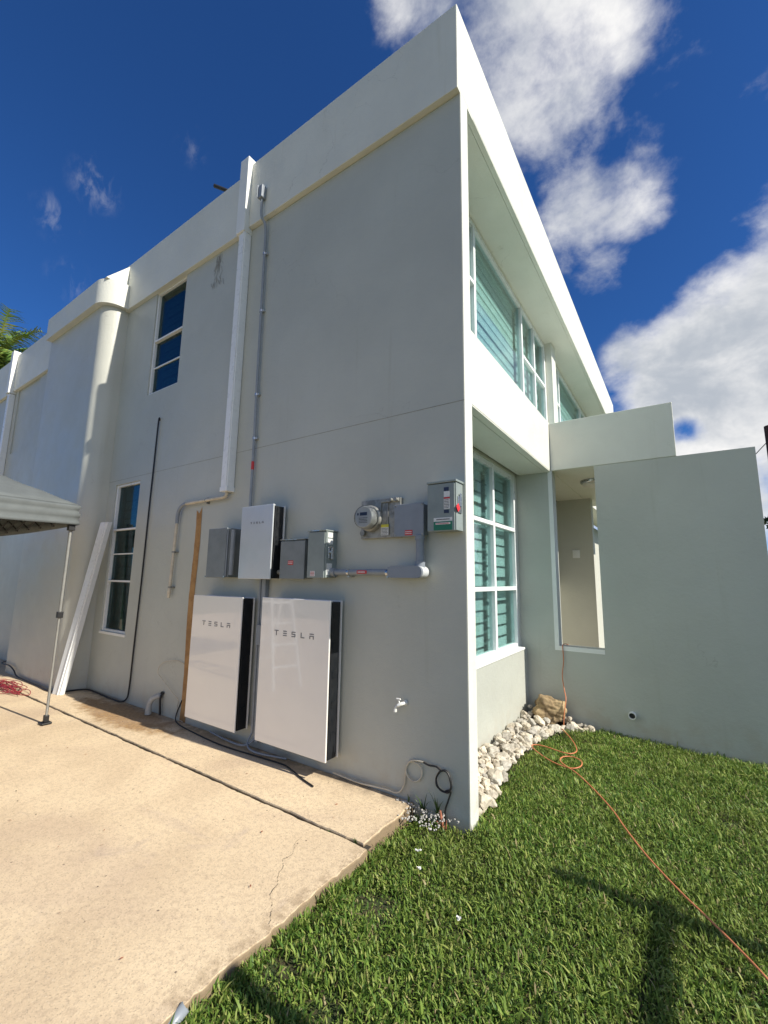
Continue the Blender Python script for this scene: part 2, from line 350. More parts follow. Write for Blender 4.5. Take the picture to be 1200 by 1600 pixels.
def wall(name, material, parent, horiz, us, zs, hole, d0, d1):
    """slab with rectangular holes; horiz 'x' -> u is x, depth is y; 'y' -> u is y, depth is x"""
    b = MB(); nu, nz = len(us) - 1, len(zs) - 1
    P = (lambda u, d, z: (u, d, z)) if horiz == 'x' else (lambda u, d, z: (d, u, z))
    S = lambda i, j: 0 <= i < nu and 0 <= j < nz and (i, j) not in hole
    flip = (horiz == 'y')
    def quad(a): b.add(a, [(0, 1, 2, 3) if not flip else (3, 2, 1, 0)])
    for i in range(nu):
        for j in range(nz):
            if not S(i, j): continue
            u0, u1, z0, z1 = us[i], us[i + 1], zs[j], zs[j + 1]
            quad([P(u0, d0, z0), P(u1, d0, z0), P(u1, d0, z1), P(u0, d0, z1)])
            quad([P(u1, d1, z0), P(u0, d1, z0), P(u0, d1, z1), P(u1, d1, z1)])
            if not S(i - 1, j): quad([P(u0, d1, z0), P(u0, d0, z0), P(u0, d0, z1), P(u0, d1, z1)])
            if not S(i + 1, j): quad([P(u1, d0, z0), P(u1, d1, z0), P(u1, d1, z1), P(u1, d0, z1)])
            if not S(i, j - 1): quad([P(u0, d1, z0), P(u1, d1, z0), P(u1, d0, z0), P(u0, d0, z0)])
            if not S(i, j + 1): quad([P(u0, d0, z1), P(u1, d0, z1), P(u1, d1, z1), P(u0, d1, z1)])
    return b.build(name, material, parent)

# ------------------------------------------------------------------ ground
def sheet(name, x0, x1, y0, y1, z, material):
    b = MB(); b.add([(x0, y0, z), (x1, y0, z), (x1, y1, z), (x0, y1, z)], [(0, 1, 2, 3)])
    o = b.build(name, material); return tag(o, kind='structure')
sheet('ground', -900, 900, -900, 900, -.20, 'far_grass')
# lawn soil: gentle uneven sheet
b = MB(); NX, NY = 90, 110; X0, X1, Y0, Y1 = -.36, 9.0, -8.0, 2.45
def soil_z(x, y):
    return -.075 + .018 * noise.noise((x * 1.3, y * 1.3, 0)) + .012 * noise.noise((x * 5, y * 5, 3)) - .02 * max(0, min(1, (x - .6) / 1.5)) + (.03 if y > 2.0 else 0) * min(1, max(0, (1.0 - x)))
vs = [(X0 + (X1 - X0) * i / NX, Y0 + (Y1 - Y0) * j / NY) for j in range(NY + 1) for i in range(NX + 1)]
b.add([(x, y, soil_z(x, y)) for x, y in vs], [(j * (NX + 1) + i, j * (NX + 1) + i + 1, (j + 1) * (NX + 1) + i + 1, (j + 1) * (NX + 1) + i) for j in range(NY) for i in range(NX)], True)
tag(b.build('lawn', 'soil'), kind='structure')
sheet('side_lawn', -14, 9, 4.8, 16, -.12, 'far_grass')

# concrete slabs with chipped edges
def slab(name, x0, x1, y0, y1, zt, zb, seed, chips):
    rr_ = random.Random(seed); poly = []
    def edge(ax, ay, bx, by, step, amp):
        L = math.hypot(bx - ax, by - ay); n = max(1, int(L / step)); nx_, ny_ = (by - ay) / L, -(bx - ax) / L
        for k in range(n):
            u = k / n; px, py = ax + (bx - ax) * u, ay + (by - ay) * u
            a = amp * (noise.noise((px * 6, py * 6, seed)) * .8 + noise.noise((px * 25, py * 25, seed)) * .5) if k else 0
            poly.append((px + nx_ * a, py + ny_ * a))
    edge(x0, y0, x1, y0, .03, chips * .7); edge(x1, y0, x1, y1, .025, chips); edge(x1, y1, x0, y1, .03, chips * .55); edge(x0, y1, x0, y0, .5, 0)
    n = len(poly); cx, cy = (x0 + x1) / 2, (y0 + y1) / 2
    ins = []
    for i in range(n):
        a, c_ = Vector(poly[i - 1]), Vector(poly[(i + 1) % n]); d = (c_ - a).normalized(); k = .003 + .005 * abs(noise.noise((poly[i][0] * 9, poly[i][1] * 9, 5)))
        ins.append((poly[i][0] - d.y * k, poly[i][1] + d.x * k))
    b = MB(); v = [(x, y, zt) for x, y in ins] + [(x, y, zt - .012) for x, y in poly] + [(x, y, zb) for x, y in poly]
    fs = [tuple(range(n))]
    for i in range(n):
        j = (i + 1) % n; fs += [(n + i, n + j, j, i), (2 * n + i, 2 * n + j, n + j, n + i)]
    b.add(v, fs); return tag(b.build(name, 'concrete'), kind='structure')
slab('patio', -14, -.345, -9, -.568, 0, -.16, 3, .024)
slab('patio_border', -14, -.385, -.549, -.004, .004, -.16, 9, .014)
b = MB(); rr_ = random.Random(2); n = 220
b.add([(-14 + 13.65 * i / n, -.60 + .08 * k, -.022 + .012 * rr_.random()) for i in range(n + 1) for k in (0, 1)], [(2 * i, 2 * i + 2, 2 * i + 3, 2 * i + 1) for i in range(n)])
tag(b.build('slab_joint_dirt', 'dirt'), kind='structure')
# crack in the concrete
cr = [(-.705, -.69), (-.69, -.76), (-.63, -.84), (-.645, -.89), (-.60, -.93), (-.565, -1.0), (-.53, -1.03), (-.50, -1.10), (-.43, -1.15), (-.395, -1.19), (-.36, -1.235)]
b = MB(); pts = []
for i in range(len(cr) - 1):
    for k in range(6):
        u = k / 6; x = cr[i][0] * (1 - u) + cr[i + 1][0] * u; y = cr[i][1] * (1 - u) + cr[i + 1][1] * u; pts.append((x + rng.uniform(-.004, .004), y + rng.uniform(-.004, .004)))
vs = []
for i, (x, y) in enumerate(pts):
    wd = .0005 + .0015 * rng.random() * min(1, i / 12 + .3); vs += [(x - wd, y + wd * .3, .0025), (x + wd, y - wd * .3, .0025)]
b.add(vs, [(2 * i, 2 * i + 1, 2 * i + 3, 2 * i + 2) for i in range(len(pts) - 1)]); tag(b.build('concrete_crack', 'dirt'), kind='structure')

# ------------------------------------------------------------------ house
H = thing('house', (-4, 4, 0), 'two-storey flat-roofed white stucco house with a sunlit front and a shaded side wall', 'house')
b = MB(); b.box(-.0059, 0, .0015, .13, -.3, 5.18); b.build('corner_face', 'stucco', H)
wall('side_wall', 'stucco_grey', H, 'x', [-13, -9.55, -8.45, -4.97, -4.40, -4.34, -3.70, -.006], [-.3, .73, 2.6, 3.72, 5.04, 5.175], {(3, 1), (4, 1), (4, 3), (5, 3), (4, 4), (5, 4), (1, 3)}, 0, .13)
# curved bay
def arc(cx, cy, r, a0, a1, n): return [(cx + r * math.cos(a0 + (a1 - a0) * k / n), cy + r * math.sin(a0 + (a1 - a0) * k / n)) for k in range(n + 1)]
NB = 24
poly = [(-5.17, .0)] + arc(-5.37, -.09, .20, 0, -math.pi / 2, NB) + [(-7.1, -.29), (-7.1, .0)]
def bay(poly, z0, z1, name, ztop=None):
    b = MB(); P_ = poly[::-1]; n = len(P_); zt = (ztop[::-1] if ztop else [z1] * n)
    v = [(x, y, z0) for x, y in P_] + [(x, y, zt[i]) for i, (x, y) in enumerate(P_)]
    for i in range(n):
        j = (i + 1) % n; sm = 1 < i < n - 2
        b.add([v[i], v[j], v[n + j], v[n + i]], [(0, 1, 2, 3)])
    b.add(v, [tuple(range(n - 1, -1, -1)), tuple(range(n, 2 * n))])
    import bmesh
    o = b.build(name, 'stucco', H); bm = bmesh.new(); bm.from_mesh(o.data); bmesh.ops.remove_doubles(bm, verts=bm.verts, dist=1e-5)
    bmesh.ops.recalc_face_normals(bm, faces=bm.faces)
    for f in bm.faces: f.smooth = len(f.verts) == 4 and (f.calc_area() < (z1 - z0) * .05)
    bm.to_mesh(o.data); bm.free(); o.data.set_sharp_from_angle(angle=R(35)); return o
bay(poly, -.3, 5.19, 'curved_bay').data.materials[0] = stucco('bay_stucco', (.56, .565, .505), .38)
poly = [(-5.10, -.051)] + arc(-5.37, -.10, .27, 0, -math.pi / 2, NB) + [(-7.1, -.37), (-7.1, -.051)]
zt = None
bay(poly, 5.17, 5.53, 'bay_parapet', zt)
b = MB(); tri = [(-.335, 5.529), (-.052, 5.529), (-.052, 5.87)]; b.add([(x, y, z) for x in (-5.40, -5.17) for y, z in tri], [(0, 2, 1), (3, 4, 5), (0, 1, 4, 3), (1, 2, 5, 4), (2, 0, 3, 5)]); b.build('bay_fillet', 'stucco', H)
# parapets
for q_ in ((-2.46, -.0015, -.05, .25, 5.18, 5.97), (-5.3, -2.60, -.05, .25, 5.165, 5.90), (-9.72, -6.9, -.05, .25, 5.045, 5.83), (-13, -9.86, -.05, .25, 5.045, 5.83)):
    b = MB(); b.bbox(*q_, .004); b.build('side_parapet', 'stucco', H)
for q_ in ((-2.60, -2.461, -.108, .2, 5.11, 6.03), (-9.86, -9.721, -.13, .2, 5.0, 5.9)):
    b = MB(); b.bbox(*q_, .006); b.build('roof_drain_box', 'trim', H)
# front frame: fascia, soffit, band
b = MB(); b.bbox(-.15, 0.0, -.0485, 9.5, 5.205, 5.968, .002)
b.build('front_parapet', 'stucco', H)
b = MB(); b.box(-.46, -.1501, .131, 9.5, 5.19, 5.5); b.box(-.1499, -.048, .131, 9.5, 5.1905, 5.2045); b.box(-.045, -.002, .131, 9.5, 5.1905, 5.2045); b.build('soffit', 'stucco', H)
b = MB(); b.bbox(-.38, 0, .1305, 9.5, 2.672, 3.25, .005); b.build('front_band', 'stucco', H)
b = MB(); b.box(-.36, -.072, .131, 2.395, 2.664, 2.6715); b.box(-.066, -.003, .131, 2.395, 2.663, 2.6715); b.build('lower_soffit', 'stucco', H)
wall('upper_front_wall', 'stucco', H, 'y', [.13, .42, 4.10, 4.42, 8.3, 9.5], [3.2, 3.27, 5.17, 5.5], {(1, 1), (3, 1)}, -.40, -.62)
wall('lower_front_wall', 'stucco', H, 'y', [.13, .17, 2.34, 2.56], [-.3, .70, 2.64, 2.70], {(1, 1)}, -.40, -.62)
b = MB(); b.bbox(-.40, -.30, 4.12, 4.38, 3.2, 5.195, .004); b.build('pilaster', 'stucco', H)
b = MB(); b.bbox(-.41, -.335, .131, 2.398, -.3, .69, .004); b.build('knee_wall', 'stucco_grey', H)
b = MB(); b.bbox(-.415, -.325, .131, 2.30, .688, .712, .004); b.build('window_ledge', 'trim', H)
# floor joint lines
b = MB(); b.box(-5.17, -.001, -.0012, .01, 2.657, 2.661); b.build('floor_joint', 'joint', H)
# walled-up opening at the far end
b = MB(); b.box(-9.55, -8.45, .02, .12, 3.72, 5.04); b.build('blocked_window', 'stucco_grey', H)
# roof, back walls
b = MB(); b.box(-13, -.16, .26, 9.5, 5.45, 5.7); b.build('roof', 'stucco', H)
b = MB(); b.box(-13, -.63, 9.3, 9.5, -.3, 5.44); b.build('rear_wall', 'stucco', H); b = MB(); b.box(-13, -12.8, .14, 9.29, -.3, 5.44); b.build('end_wall', 'stucco', H)
b = MB(); b.box(-12.7, -.64, .14, 9.2, 2.7, 2.9); b.build('inner_floor', 'dark', H)
# entrance wing
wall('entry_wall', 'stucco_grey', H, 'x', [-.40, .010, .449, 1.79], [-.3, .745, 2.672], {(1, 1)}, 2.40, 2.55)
b = MB(); b.bbox(.0015, 1.195, 2.393, 5.2, 2.6735, 3.235, .005); b.build('entry_roof_block', 'stucco', H)
for q_ in ((-.4599, .10, 4.40, 4.55), (-.62, -.46, 2.56, 9.3)): b = MB(); b.box(*q_, -.3, 2.672); b.build('porch_wall', 'stucco_plain', H)
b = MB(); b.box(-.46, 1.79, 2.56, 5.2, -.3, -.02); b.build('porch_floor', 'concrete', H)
b = MB(); b.bbox(-.19, -.09, 4.390, 4.3995, 1.78, 1.90, .003); b.bbox(-.165, -.115, 4.384, 4.3895, 1.80, 1.88, .001); b.build('switch_plate', 'trim', H)
b = MB(); b.box(-.035, .0095, 2.3965, 2.41, .70, 2.671); b.box(.0100, .449, 2.3965, 2.549, .70, .7448); b.build('opening_casing', 'trim', H)
# brown adhesive strip where a duct was removed
b = MB(); n = 60; vs = []
for i in range(n + 1):
    u = i / n; z = -.02 + 2.14 * u; xc = -3.03 + .012 * math.sin(u * 9); wd = .047 + .006 * noise.noise((u * 20, 0, 0))
    xl, xr = xc - wd, xc + wd
    vs += [(xl, -.0035, z + (.04 * rng.random() if i == n else 0)), (xc, -.0045, z - (.05 if i == n else 0)), (xr, -.0035, z + (.03 if i == n else 0))]
b.add(vs, [f for i in range(n) for f in ((3 * i, 3 * i + 1, 3 * i + 4, 3 * i + 3), (3 * i + 1, 3 * i + 2, 3 * i + 5, 3 * i + 4))])
o = b.build('bare_strip', 'wood', H); o['label'] = 'narrow brown strip of bare wall beside the left battery cabinet'
# roof stain under parapet
def patch(name, cx, cz, sx_, sz_, seed, y=-.0025, n=26):
    r_ = random.Random(seed); b = MB()
    for k in range(n):
        u = r_.random(); x = cx + r_.gauss(0, sx_ * (.35 + .5 * u)); z = cz - u * sz_; L = r_.uniform(.02, .09); wd = r_.uniform(.001, .004); dx = r_.gauss(0, .02)
        yy = y - k * .00005
        b.add([(x - wd, yy, z), (x + wd, yy, z), (x + dx + wd, yy, z - L), (x + dx - wd, yy, z - L)], [(0, 1, 2, 3)])
    return b.build(name, 'stain', H)
patch('stain', -3.05, 5.14, .06, .36, 4, n=70)

# ---- windows
def window(name, axis, face, us, zs, glass='glass', blind=True, seed=0, bars=(), thick=.05, covered=1.0, split=None):
    """axis 'y': window in plane x=face seen from +x, u=y.  axis 'x': plane y=face seen from -y, u=x. us/zs: frame member centres"""
    if axis == 'y': T = lambda u0, u1, n0, n1, z0, z1: (face + min(n0, n1), face + max(n0, n1), u0, u1, z0, z1)
    else: T = lambda u0, u1, n0, n1, z0, z1: (u0, u1, face - max(n0, n1), face - min(n0, n1), z0, z1)
    f = MB(); h = thick / 2
    u0, u1, z0, z1 = us[0], us[-1], zs[0], zs[-1]
    for k, u in enumerate(us):
        e = 0 if 0 < k < len(us) - 1 else 0
        a, c_ = (u, u + thick) if k == 0 else ((u - thick, u) if k == len(us) - 1 else (u - h, u + h))
        f.bbox(*T(a, c_, -.07, .0, z0, z1), .003)
    for i in range(len(us) - 1):
        a = us[i] + (thick if i == 0 else h); c_ = us[i + 1] - (thick if i + 1 == len(us) - 1 else h)
        zz = [(z0, z0 + thick), (z1 - thick, z1)] + [(z - h * .8, z + h * .8) for z in (split[i] if split else zs[1:-1])]
        for p_, q_ in zz: f.bbox(*T(a + .001, c_ - .001, -.066, .006 if p_ not in (z0, z1 - thick) else -.004, p_, q_), .003)
        for (k, zb) in bars:
            if k == i: f.bbox(*T(a + .001, c_ - .001, -.05, -.02, zb - .008, zb + .008), .002)
    W = f.build(name, 'alu', H)
    g = MB()
    g.box(*T(u0 + .01, u1 - .01, -.040, -.034, z0 + .01, z1 - .01)); g.build('glass', glass, W)
    if blind:
        r_ = random.Random(seed)
        for i in range(len(us) - 1):
            a = us[i] + (thick if i == 0 else h) + .02; c_ = us[i + 1] - (thick if i + 1 == len(us) - 1 else h) - r_.uniform(.02, .06)
            bl = MB(); z = z1 - .03; ph = r_.uniform(.06, .12)
            bl.box(*T(a, c_, -.135, -.085, z - .06, z)); z -= .07
            while z > z0 + .03:
                hh = .095; zz_ = max(z - hh, z0 + .01); bl.box(*T(a, c_, -.112, -.108, zz_, z)); z -= hh + .022 + (0.0 if r_.random() < .8 else .02)
            bl.build('blind', 'blind', W)
    bk = MB(); bk.box(*T(u0 - .03, u1 + .03, -.21, -.18, z0 - .03, z1 + .03)); bk.build('blind_lining', 'blind_dark' if blind else 'dark', W)
    return W
window('window', 'y', -.40, [.17, .90, 1.635, 2.34], [.70, 1.345, 2.00, 2.64], seed=1)
Wd = window('window', 'y', -.40, [.42, 1.235, 2.88, 3.48, 4.10], [3.27, 4.45, 5.17], seed=2, split=[(4.45,), (), (4.43,), (4.43,)])
window('window', 'y', -.40, [4.42, 5.05, 7.1, 7.7, 8.3], [3.27, 4.45, 5.17], seed=3, split=[(4.45,), (), (4.43,), (4.43,)])
window('window', 'x', .018, [-4.97, -4.34], [.73, 1.35, 2.0, 2.6], glass='glass_dark', seed=4, bars=[(0, 1.69)], thick=.028)
window('window', 'x', .018, [-4.40, -3.70], [3.72, 4.47, 5.175], glass='glass_dark', seed=5, bars=[(0, 4.10)], thick=.028)
b = MB(); b.box(-4.985, -4.325, -.008, .04, .70, .729); b.build('window_sill', 'trim', H)

# ------------------------------------------------------------------ lettering bars
def word(parent, x0, x1, zc, hgt, y, material='letter'):
    """five-letter wordmark built from bars, spread between x0 and x1"""
    b = MB(); W_ = hgt * 1.15; t_ = hgt * .17; pitch = (x1 - x0 - W_) / 4
    z0, z1 = zc - hgt / 2, zc + hgt / 2
    def bar(a0, a1, c0, c1): b.box(X + a0 * W_, X + a1 * W_, y - .0015, y + .001, z0 + c0 * hgt, z0 + c1 * hgt)
    tw = .17; X = x0
    bar(0, 1, 1 - tw, 1); bar(.5 - .09, .5 + .09, 0, 1 - tw - .03)
    X = x0 + pitch; bar(.08, .95, 1 - tw, 1); bar(.08, .95, .5 - tw / 2, .5 + tw / 2); bar(.08, .95, 0, tw)
    X = x0 + 2 * pitch; bar(.05, .95, 1 - tw, 1); bar(.05, .22, .5 + tw / 2, 1 - tw); bar(.05, .95, .5 - tw / 2, .5 + tw / 2); bar(.78, .95, tw, .5 - tw / 2); bar(.05, .95, 0, tw)
    X = x0 + 3 * pitch; bar(.1, .28, tw, 1); bar(.1, .95, 0, tw)
    X = x0 + 4 * pitch; bar(.02, .98, 1 - tw, 1); bar(.02, .2, 0, .5 - .05); bar(.8, .98, 0, .5 - .05); bar(.02, .98, .45, .45 + tw)
    return b.build('lettering', material, parent)
def battery(x0, x1, z0, z1, yf, label, lx0, lx1, lz, lh, face='panel_white', group=None, name='battery_cabinet', cat='battery cabinet'):
    r = thing(name, ((x0 + x1) / 2, -.01, z0), label, cat, group)
    b = MB(); b.bbox(x0, x1, yf, yf + .014, z0, z1, .005, seg=3)
    b.box(x0, x0 + .012, yf + .0141, yf + .028, z0 + .004, z1 - .004); b.box(x0 + .0121, x1 - .004, yf + .0141, yf + .026, z1 - .012, z1 - .004)
    pn = b.build('front_panel', face, r)
    b = MB(); b.bbox(x0 + .014, x1 - .006, yf + .029, -.042, z0 + .006, z1 - .013, .004)
    for k in range(5):
        zz = z0 + (z1 - z0) * (.12 + .19 * k)
        b.box(x1 - .0058, x1 - .003, yf + .05, -.06, zz, zz + .05)
    b.build('body', 'panel_black', r)
    b = MB(); b.bbox(x0 + .02, x1 + .006, -.040, -.030, z0 + .002, z1 - .004, .003); b.box(x0 + .1, x1 - .1, -.0299, -.001, z1 - .2, z1 - .12); b.box(x0 + .1, x1 - .1, -.0299, -.001, z0 + .1, z0 + .18)
    b.build('mounting_plate', 'panel_rim', r)
    if lx0 is not None: word(r, lx0, lx1, lz, lh, yf - .0006)
    return r
battery(-2.745, -2.02, .142, 1.25, -.165, 'large glossy white battery cabinet on the wall, nearer the brown strip', -2.575, -2.165, 1.000, .040, group='battery cabinets on the side wall')
battery(-1.765, -1.012, .142, 1.262, -.165, 'large glossy white battery cabinet on the wall, nearer the house corner', -1.595, -1.165, .990, .040, group='battery cabinets on the side wall')
battery(-2.105, -1.688, 1.41, 2.05, -.165, 'small silvery white gateway box mounted above the gap between the two battery cabinets', -1.975, -1.805, 1.897, .017, face='brush', name='gateway_box', cat='gateway box')

# ------------------------------------------------------------------ electrical boxes
def lab(parent, name, x0, x1, z0, z1, y, material): b = MB(); b.box(x0, x1, y - .0015, y + .0005, z0, z1); return b.build(name, material, parent)
def inklines(parent, x0, x1, z0, z1, y, n, material='ink', seed=1):
    r_ = random.Random(seed); b = MB(); dz = (z1 - z0) / n
    for k in range(n):
        x = x0; z = z0 + dz * (k + .5)
        while x < x1 - .003:
            w_ = r_.uniform(.003, .009); b.box(x, min(x + w_, x1), y - .001, y, z - dz * .22, z + dz * .22); x += w_ + .002
    return b.build('print', material, parent)
# left slate box
r = thing('junction_box', (-2.44, 0, 1.415), 'slate grey box with a hinged cover left of the gateway box', 'electrical box')
b = MB(); b.bbox(-2.56, -2.30, -.13, 0, 1.42, 1.875, .004); b.build('body', 'steel_box', r)
b = MB(); b.bbox(-2.605, -2.325, -.152, -.1305, 1.415, 1.88, .005); b.box(-2.59, -2.34, -.1535, -.1521, 1.735, 1.739); b.build('cover', 'steel_box', r)
b = MB(); b.tube([(-2.312, -.146, 1.43), (-2.312, -.146, 1.87)], .006, 8); b.build('hinge', 'conduit', r); b = MB(); b.tube([(-2.28, -.11, 1.44), (-2.28, -.11, 1.86)], .022, 12); b.build('side_rail', 'conduit', r)
for x, q_ in ((-2.315, .010), (-2.60, .007)): b = MB(); b.tube([(x, -.15, 1.425), (x, -.16, 1.425)], q_, 10); b.build('latch', 'metal', r)
# box 1
r = thing('pull_box', (-1.50, 0, 1.42), 'low square grey box with a small red sticker, right of the gateway box', 'electrical box')
b = MB(); b.bbox(-1.63, -1.355, -.10, 0, 1.42, 1.735, .003); b.build('body', 'steel_box', r)
b = MB(); b.bbox(-1.634, -1.351, -.112, -.1005, 1.416, 1.728, .004); b.bbox(-1.638, -1.347, -.118, 0, 1.7355, 1.742, .002); b.build('cover', 'steel_box', r)
b = MB(); b.box(-1.58, -1.44, -.119, -.1185, 1.734, 1.741); b.build('lip_highlight', 'metal', r)  # sun highlight on the cover lip, put in as a bright metal strip
s = lab(r, 'warning_label', -1.535, -1.475, 1.53, 1.565, -.1125, 'red_label'); inklines(s, -1.53, -1.48, 1.535, 1.56, -.1142, 2, 'white_label', 3)
b = MB(); b.tube([(-1.69, -.07, 1.47), (-1.63, -.07, 1.47)], .02, 12); b.build('nipple', 'galv', r)
# box 2 disconnect
r = thing('disconnect_switch', (-1.19, 0, 1.43), 'grey disconnect switch box with a side lever, at the left end of the horizontal conduit', 'disconnect switch')
b = MB(); b.bbox(-1.285, -1.105, -.13, 0, 1.43, 1.79, .003); b.build('body', 'steel_box2', r)
b = MB(); b.bbox(-1.291, -1.115, -.139, -.1305, 1.427, 1.785, .003); b.bbox(-1.295, -1.098, -.145, 0, 1.7905, 1.800, .002); b.build('cover', 'steel_box2', r)
for q_ in ((-.115, -.055, 1.74, 1.78), (-.115, -.055, 1.69, 1.73), (-.12, -.06, 1.45, 1.54)): b = MB(); b.box(-1.1045, -1.1025, *q_); b.build('side_label', 'white_label', r)
b = MB(); b.bbox(-1.1045, -1.097, -.11, -.05, 1.575, 1.675, .002); b.tube([(-1.097, -.08, 1.625), (-1.085, -.08, 1.625)], .018, 12); b.bbox(-1.090, -1.078, -.09, -.07, 1.57, 1.66, .003); b.build('lever', 'metal', r)
s = lab(r, 'rating_label', -1.255, -1.205, 1.44, 1.48, -.1395, 'white_label'); inklines(s, -1.25, -1.21, 1.443, 1.477, -.1412, 3, 'red_label', 5)
b = MB(); b.box(-1.25, -1.17, -.1455, -.1452, 1.791, 1.799); b.build('hood_lip', 'metal', r)
# horizontal conduit with conduit body and riser
r = thing('service_conduit', (-.7, 0, 1.475), 'thick grey horizontal conduit with an elbow body, running right from the disconnect switch', 'conduit')
b = MB(); b.tube([(-1.10, -.06, 1.472), (-.535, -.06, 1.476)], .024, 16); b.tube([(-1.10, -.06, 1.472), (-1.06, -.06, 1.472)], .033, 16); b.build('pipe', 'conduit', r)
def stadium(x0, x1, zc, rad, y0, y1, mt, name):
    ol = [(x0, zc - rad * .8), (x0 + .03, zc - rad)] + [(x1 - rad + rad * math.sin(a), zc - rad * math.cos(a)) for a in [math.pi * k / 20 for k in range(21)]] + [(x0 + .03, zc + rad), (x0, zc + rad * .8)]
    b = MB(); n = len(ol); v = [(x, y0, z) for x, z in ol] + [(x, y1, z) for x, z in ol]; sm = [(i, n + i, n + (i + 1) % n, (i + 1) % n) for i in range(n)]
    b.add(v, [tuple(range(n)), tuple(range(2 * n - 1, n - 1, -1))]); b.add(v, sm, True); return b.build(name, mt, r)
stadium(-.545, -.272, 1.477, .041, -.112, -.1005, 'pvc_grey', 'conduit_body_cover')
stadium(-.54, -.268, 1.477, .040, -.100, -.018, 'casting', 'conduit_body')
b = MB(); b.tube([(-.318, -.055, 1.51), (-.318, -.055, 1.728)], .029, 16); b.tube([(-.318, -.055, 1.505), (-.318, -.055, 1.55)], .036, 16); b.tube([(-.318, -.055, 1.695), (-.318, -.055, 1.727)], .036, 16); b.build('riser', 'pvc_grey', r)
for x in (-.93, -.575): b = MB(); b.tube([(x - .01, -.06, 1.472), (x + .01, -.06, 1.472)], .027, 16); b.bbox(x - .012, x + .012, -.06, 0, 1.436, 1.448, .002); b.tube([(x, -.05, 1.442), (x, -.068, 1.442)], .008, 8); b.build('strap', 'metal', r)
s = lab(r, 'warning_label', -.835, -.745, 1.463, 1.487, -.0855, 'red_label'); inklines(s, -.825, -.755, 1.466, 1.484, -.0872, 1, 'white_label', 2)
# meter
r = thing('electric_meter', (-.67, 0, 1.725), 'round glass electric meter on a weathered grey metal socket panel', 'meter')
b = MB(); b.bbox(-.845, -.49, -.035, 0, 1.725, 2.015, .003); b.bbox(-.665, -.655, -.043, -.0351, 1.74, 2.0, .002); b.bbox(-.655, -.50, -.050, -.0351, 1.985, 2.012, .003); b.bbox(-.60, -.592, -.043, -.0351, 1.74, 1.985, .002); b.build('socket_panel', 'galv', r)
def dome(cx, cy, cz, prof, n=32):
    b = MB(); vs = []; 
    for (rr2, yy) in prof:
        for k in range(n): a = 2 * math.pi * k / n; vs.append((cx + rr2 * math.cos(a), cy - yy, cz + rr2 * math.sin(a)))
    m_ = len(prof); b.add(vs, [(i * n + k, i * n + (k + 1) % n, (i + 1) * n + (k + 1) % n, (i + 1) * n + k) for i in range(m_ - 1) for k in range(n)], True)
    b.add(vs[-n:], [tuple(range(n))]); return b
cx, cz = -.745, 1.872
dome(cx, 0, cz, [(.098, .03), (.098, .065), (.088, .072), (.082, .072)]).build('mounting_ring', 'galv', r)
dome(cx, 0, cz, [(.084, .07), (.084, .13), (.080, .150), (.065, .158)]).build('glass_cover', 'meter_glass', r)
f = dome(cx, 0, cz, [(.076, .072), (.076, .135), (.070, .137)]).build('register', 'register', r)
b = MB(); b.box(cx - .030, cx + .035, -.1395, -.1372, cz + .012, cz + .036); b.box(cx - .055, cx - .042, -.139, -.1372, cz + .015, cz + .032); b.build('display', 'blue_label', f)
inklines(f, cx - .04, cx + .04, cz - .045, cz + .0, -.1374, 4, 'ink', 8)
for x, y, z, q_ in ((-.815, -.036, 1.765, .022), (-.56, -.05, 1.998, .013), (-.515, -.05, 1.998, .013)): b = MB(); b.tube([(x, y, z), (x, y - .022, z)], q_, 14); b.build('knob', 'galv', r)
s = lab(r, 'yellow_label', -.652, -.585, 1.742, 1.80, -.0445, 'white_label'); lab(s, 'label_header', -.652, -.585, 1.800, 1.822, -.0445, 'yellow_label'); inklines(s, -.647, -.59, 1.745, 1.797, -.0462, 5, 'ink', 9)
# grey pvc pull box
r = thing('pvc_junction_box', (-.40, 0, 1.725), 'smooth blue-grey plastic junction box between the meter and the tall switch box', 'electrical box')
b = MB(); b.bbox(-.51, -.285, -.066, 0, 1.73, 1.945, .005); b.build('body', 'pvc_grey', r)
b = MB(); b.bbox(-.517, -.278, -.077, -.0665, 1.722, 1.953, .004); b.build('cover', 'pvc_grey', r)
for x in (-.505, -.29):
    for z in (1.735, 1.94): b = MB(); b.tube([(x, -.076, z), (x, -.081, z)], .006, 8); b.build('screw', 'galv', r)
s = lab(r, 'warning_label', -.425, -.365, 1.73, 1.765, -.0778, 'red_label'); inklines(s, -.42, -.37, 1.735, 1.76, -.0795, 2, 'white_label', 12)
# main switch box
r = thing('safety_switch', (-.12, 0, 1.745), 'tall grey-green switch box with a green and white label at the house corner', 'safety switch')
b = MB(); b.bbox(-.222, -.022, -.105, 0, 1.745, 2.062, .003); b.build('body', 'steel_box2', r)
b = MB(); b.bbox(-.228, -.03, -.114, -.1055, 1.742, 2.058, .003); b.bbox(-.232, -.014, -.120, 0, 2.0625, 2.078, .003); b.build('cover', 'steel_box2', r)
lab(r, 'danger_label', -.105, -.07, 2.005, 2.03, -.1145, 'blue_label'); lab(r, 'rating_label', -.105, -.063, 1.965, 2.003, -.1145, 'white_label')
s = lab(r, 'rating_label', -.105, -.063, 1.885, 1.952, -.1145, 'white_label'); inklines(s, -.102, -.066, 1.888, 1.95, -.1162, 6, 'ink', 31)
lab(r, 'red_band', -.105, -.063, 1.953, 1.963, -.1145, 'red_label'); lab(r, 'danger_label', -.105, -.07, 1.858, 1.880, -.1145, 'blue_label')
s = lab(r, 'notice_label', -.180, -.048, 1.748, 1.805, -.1145, 'green_label'); lab(s, 'label_header', -.180, -.048, 1.805, 1.830, -.1145, 'white_label'); inklines(s, -.160, -.065, 1.810, 1.826, -.1162, 1, 'ink', 14)
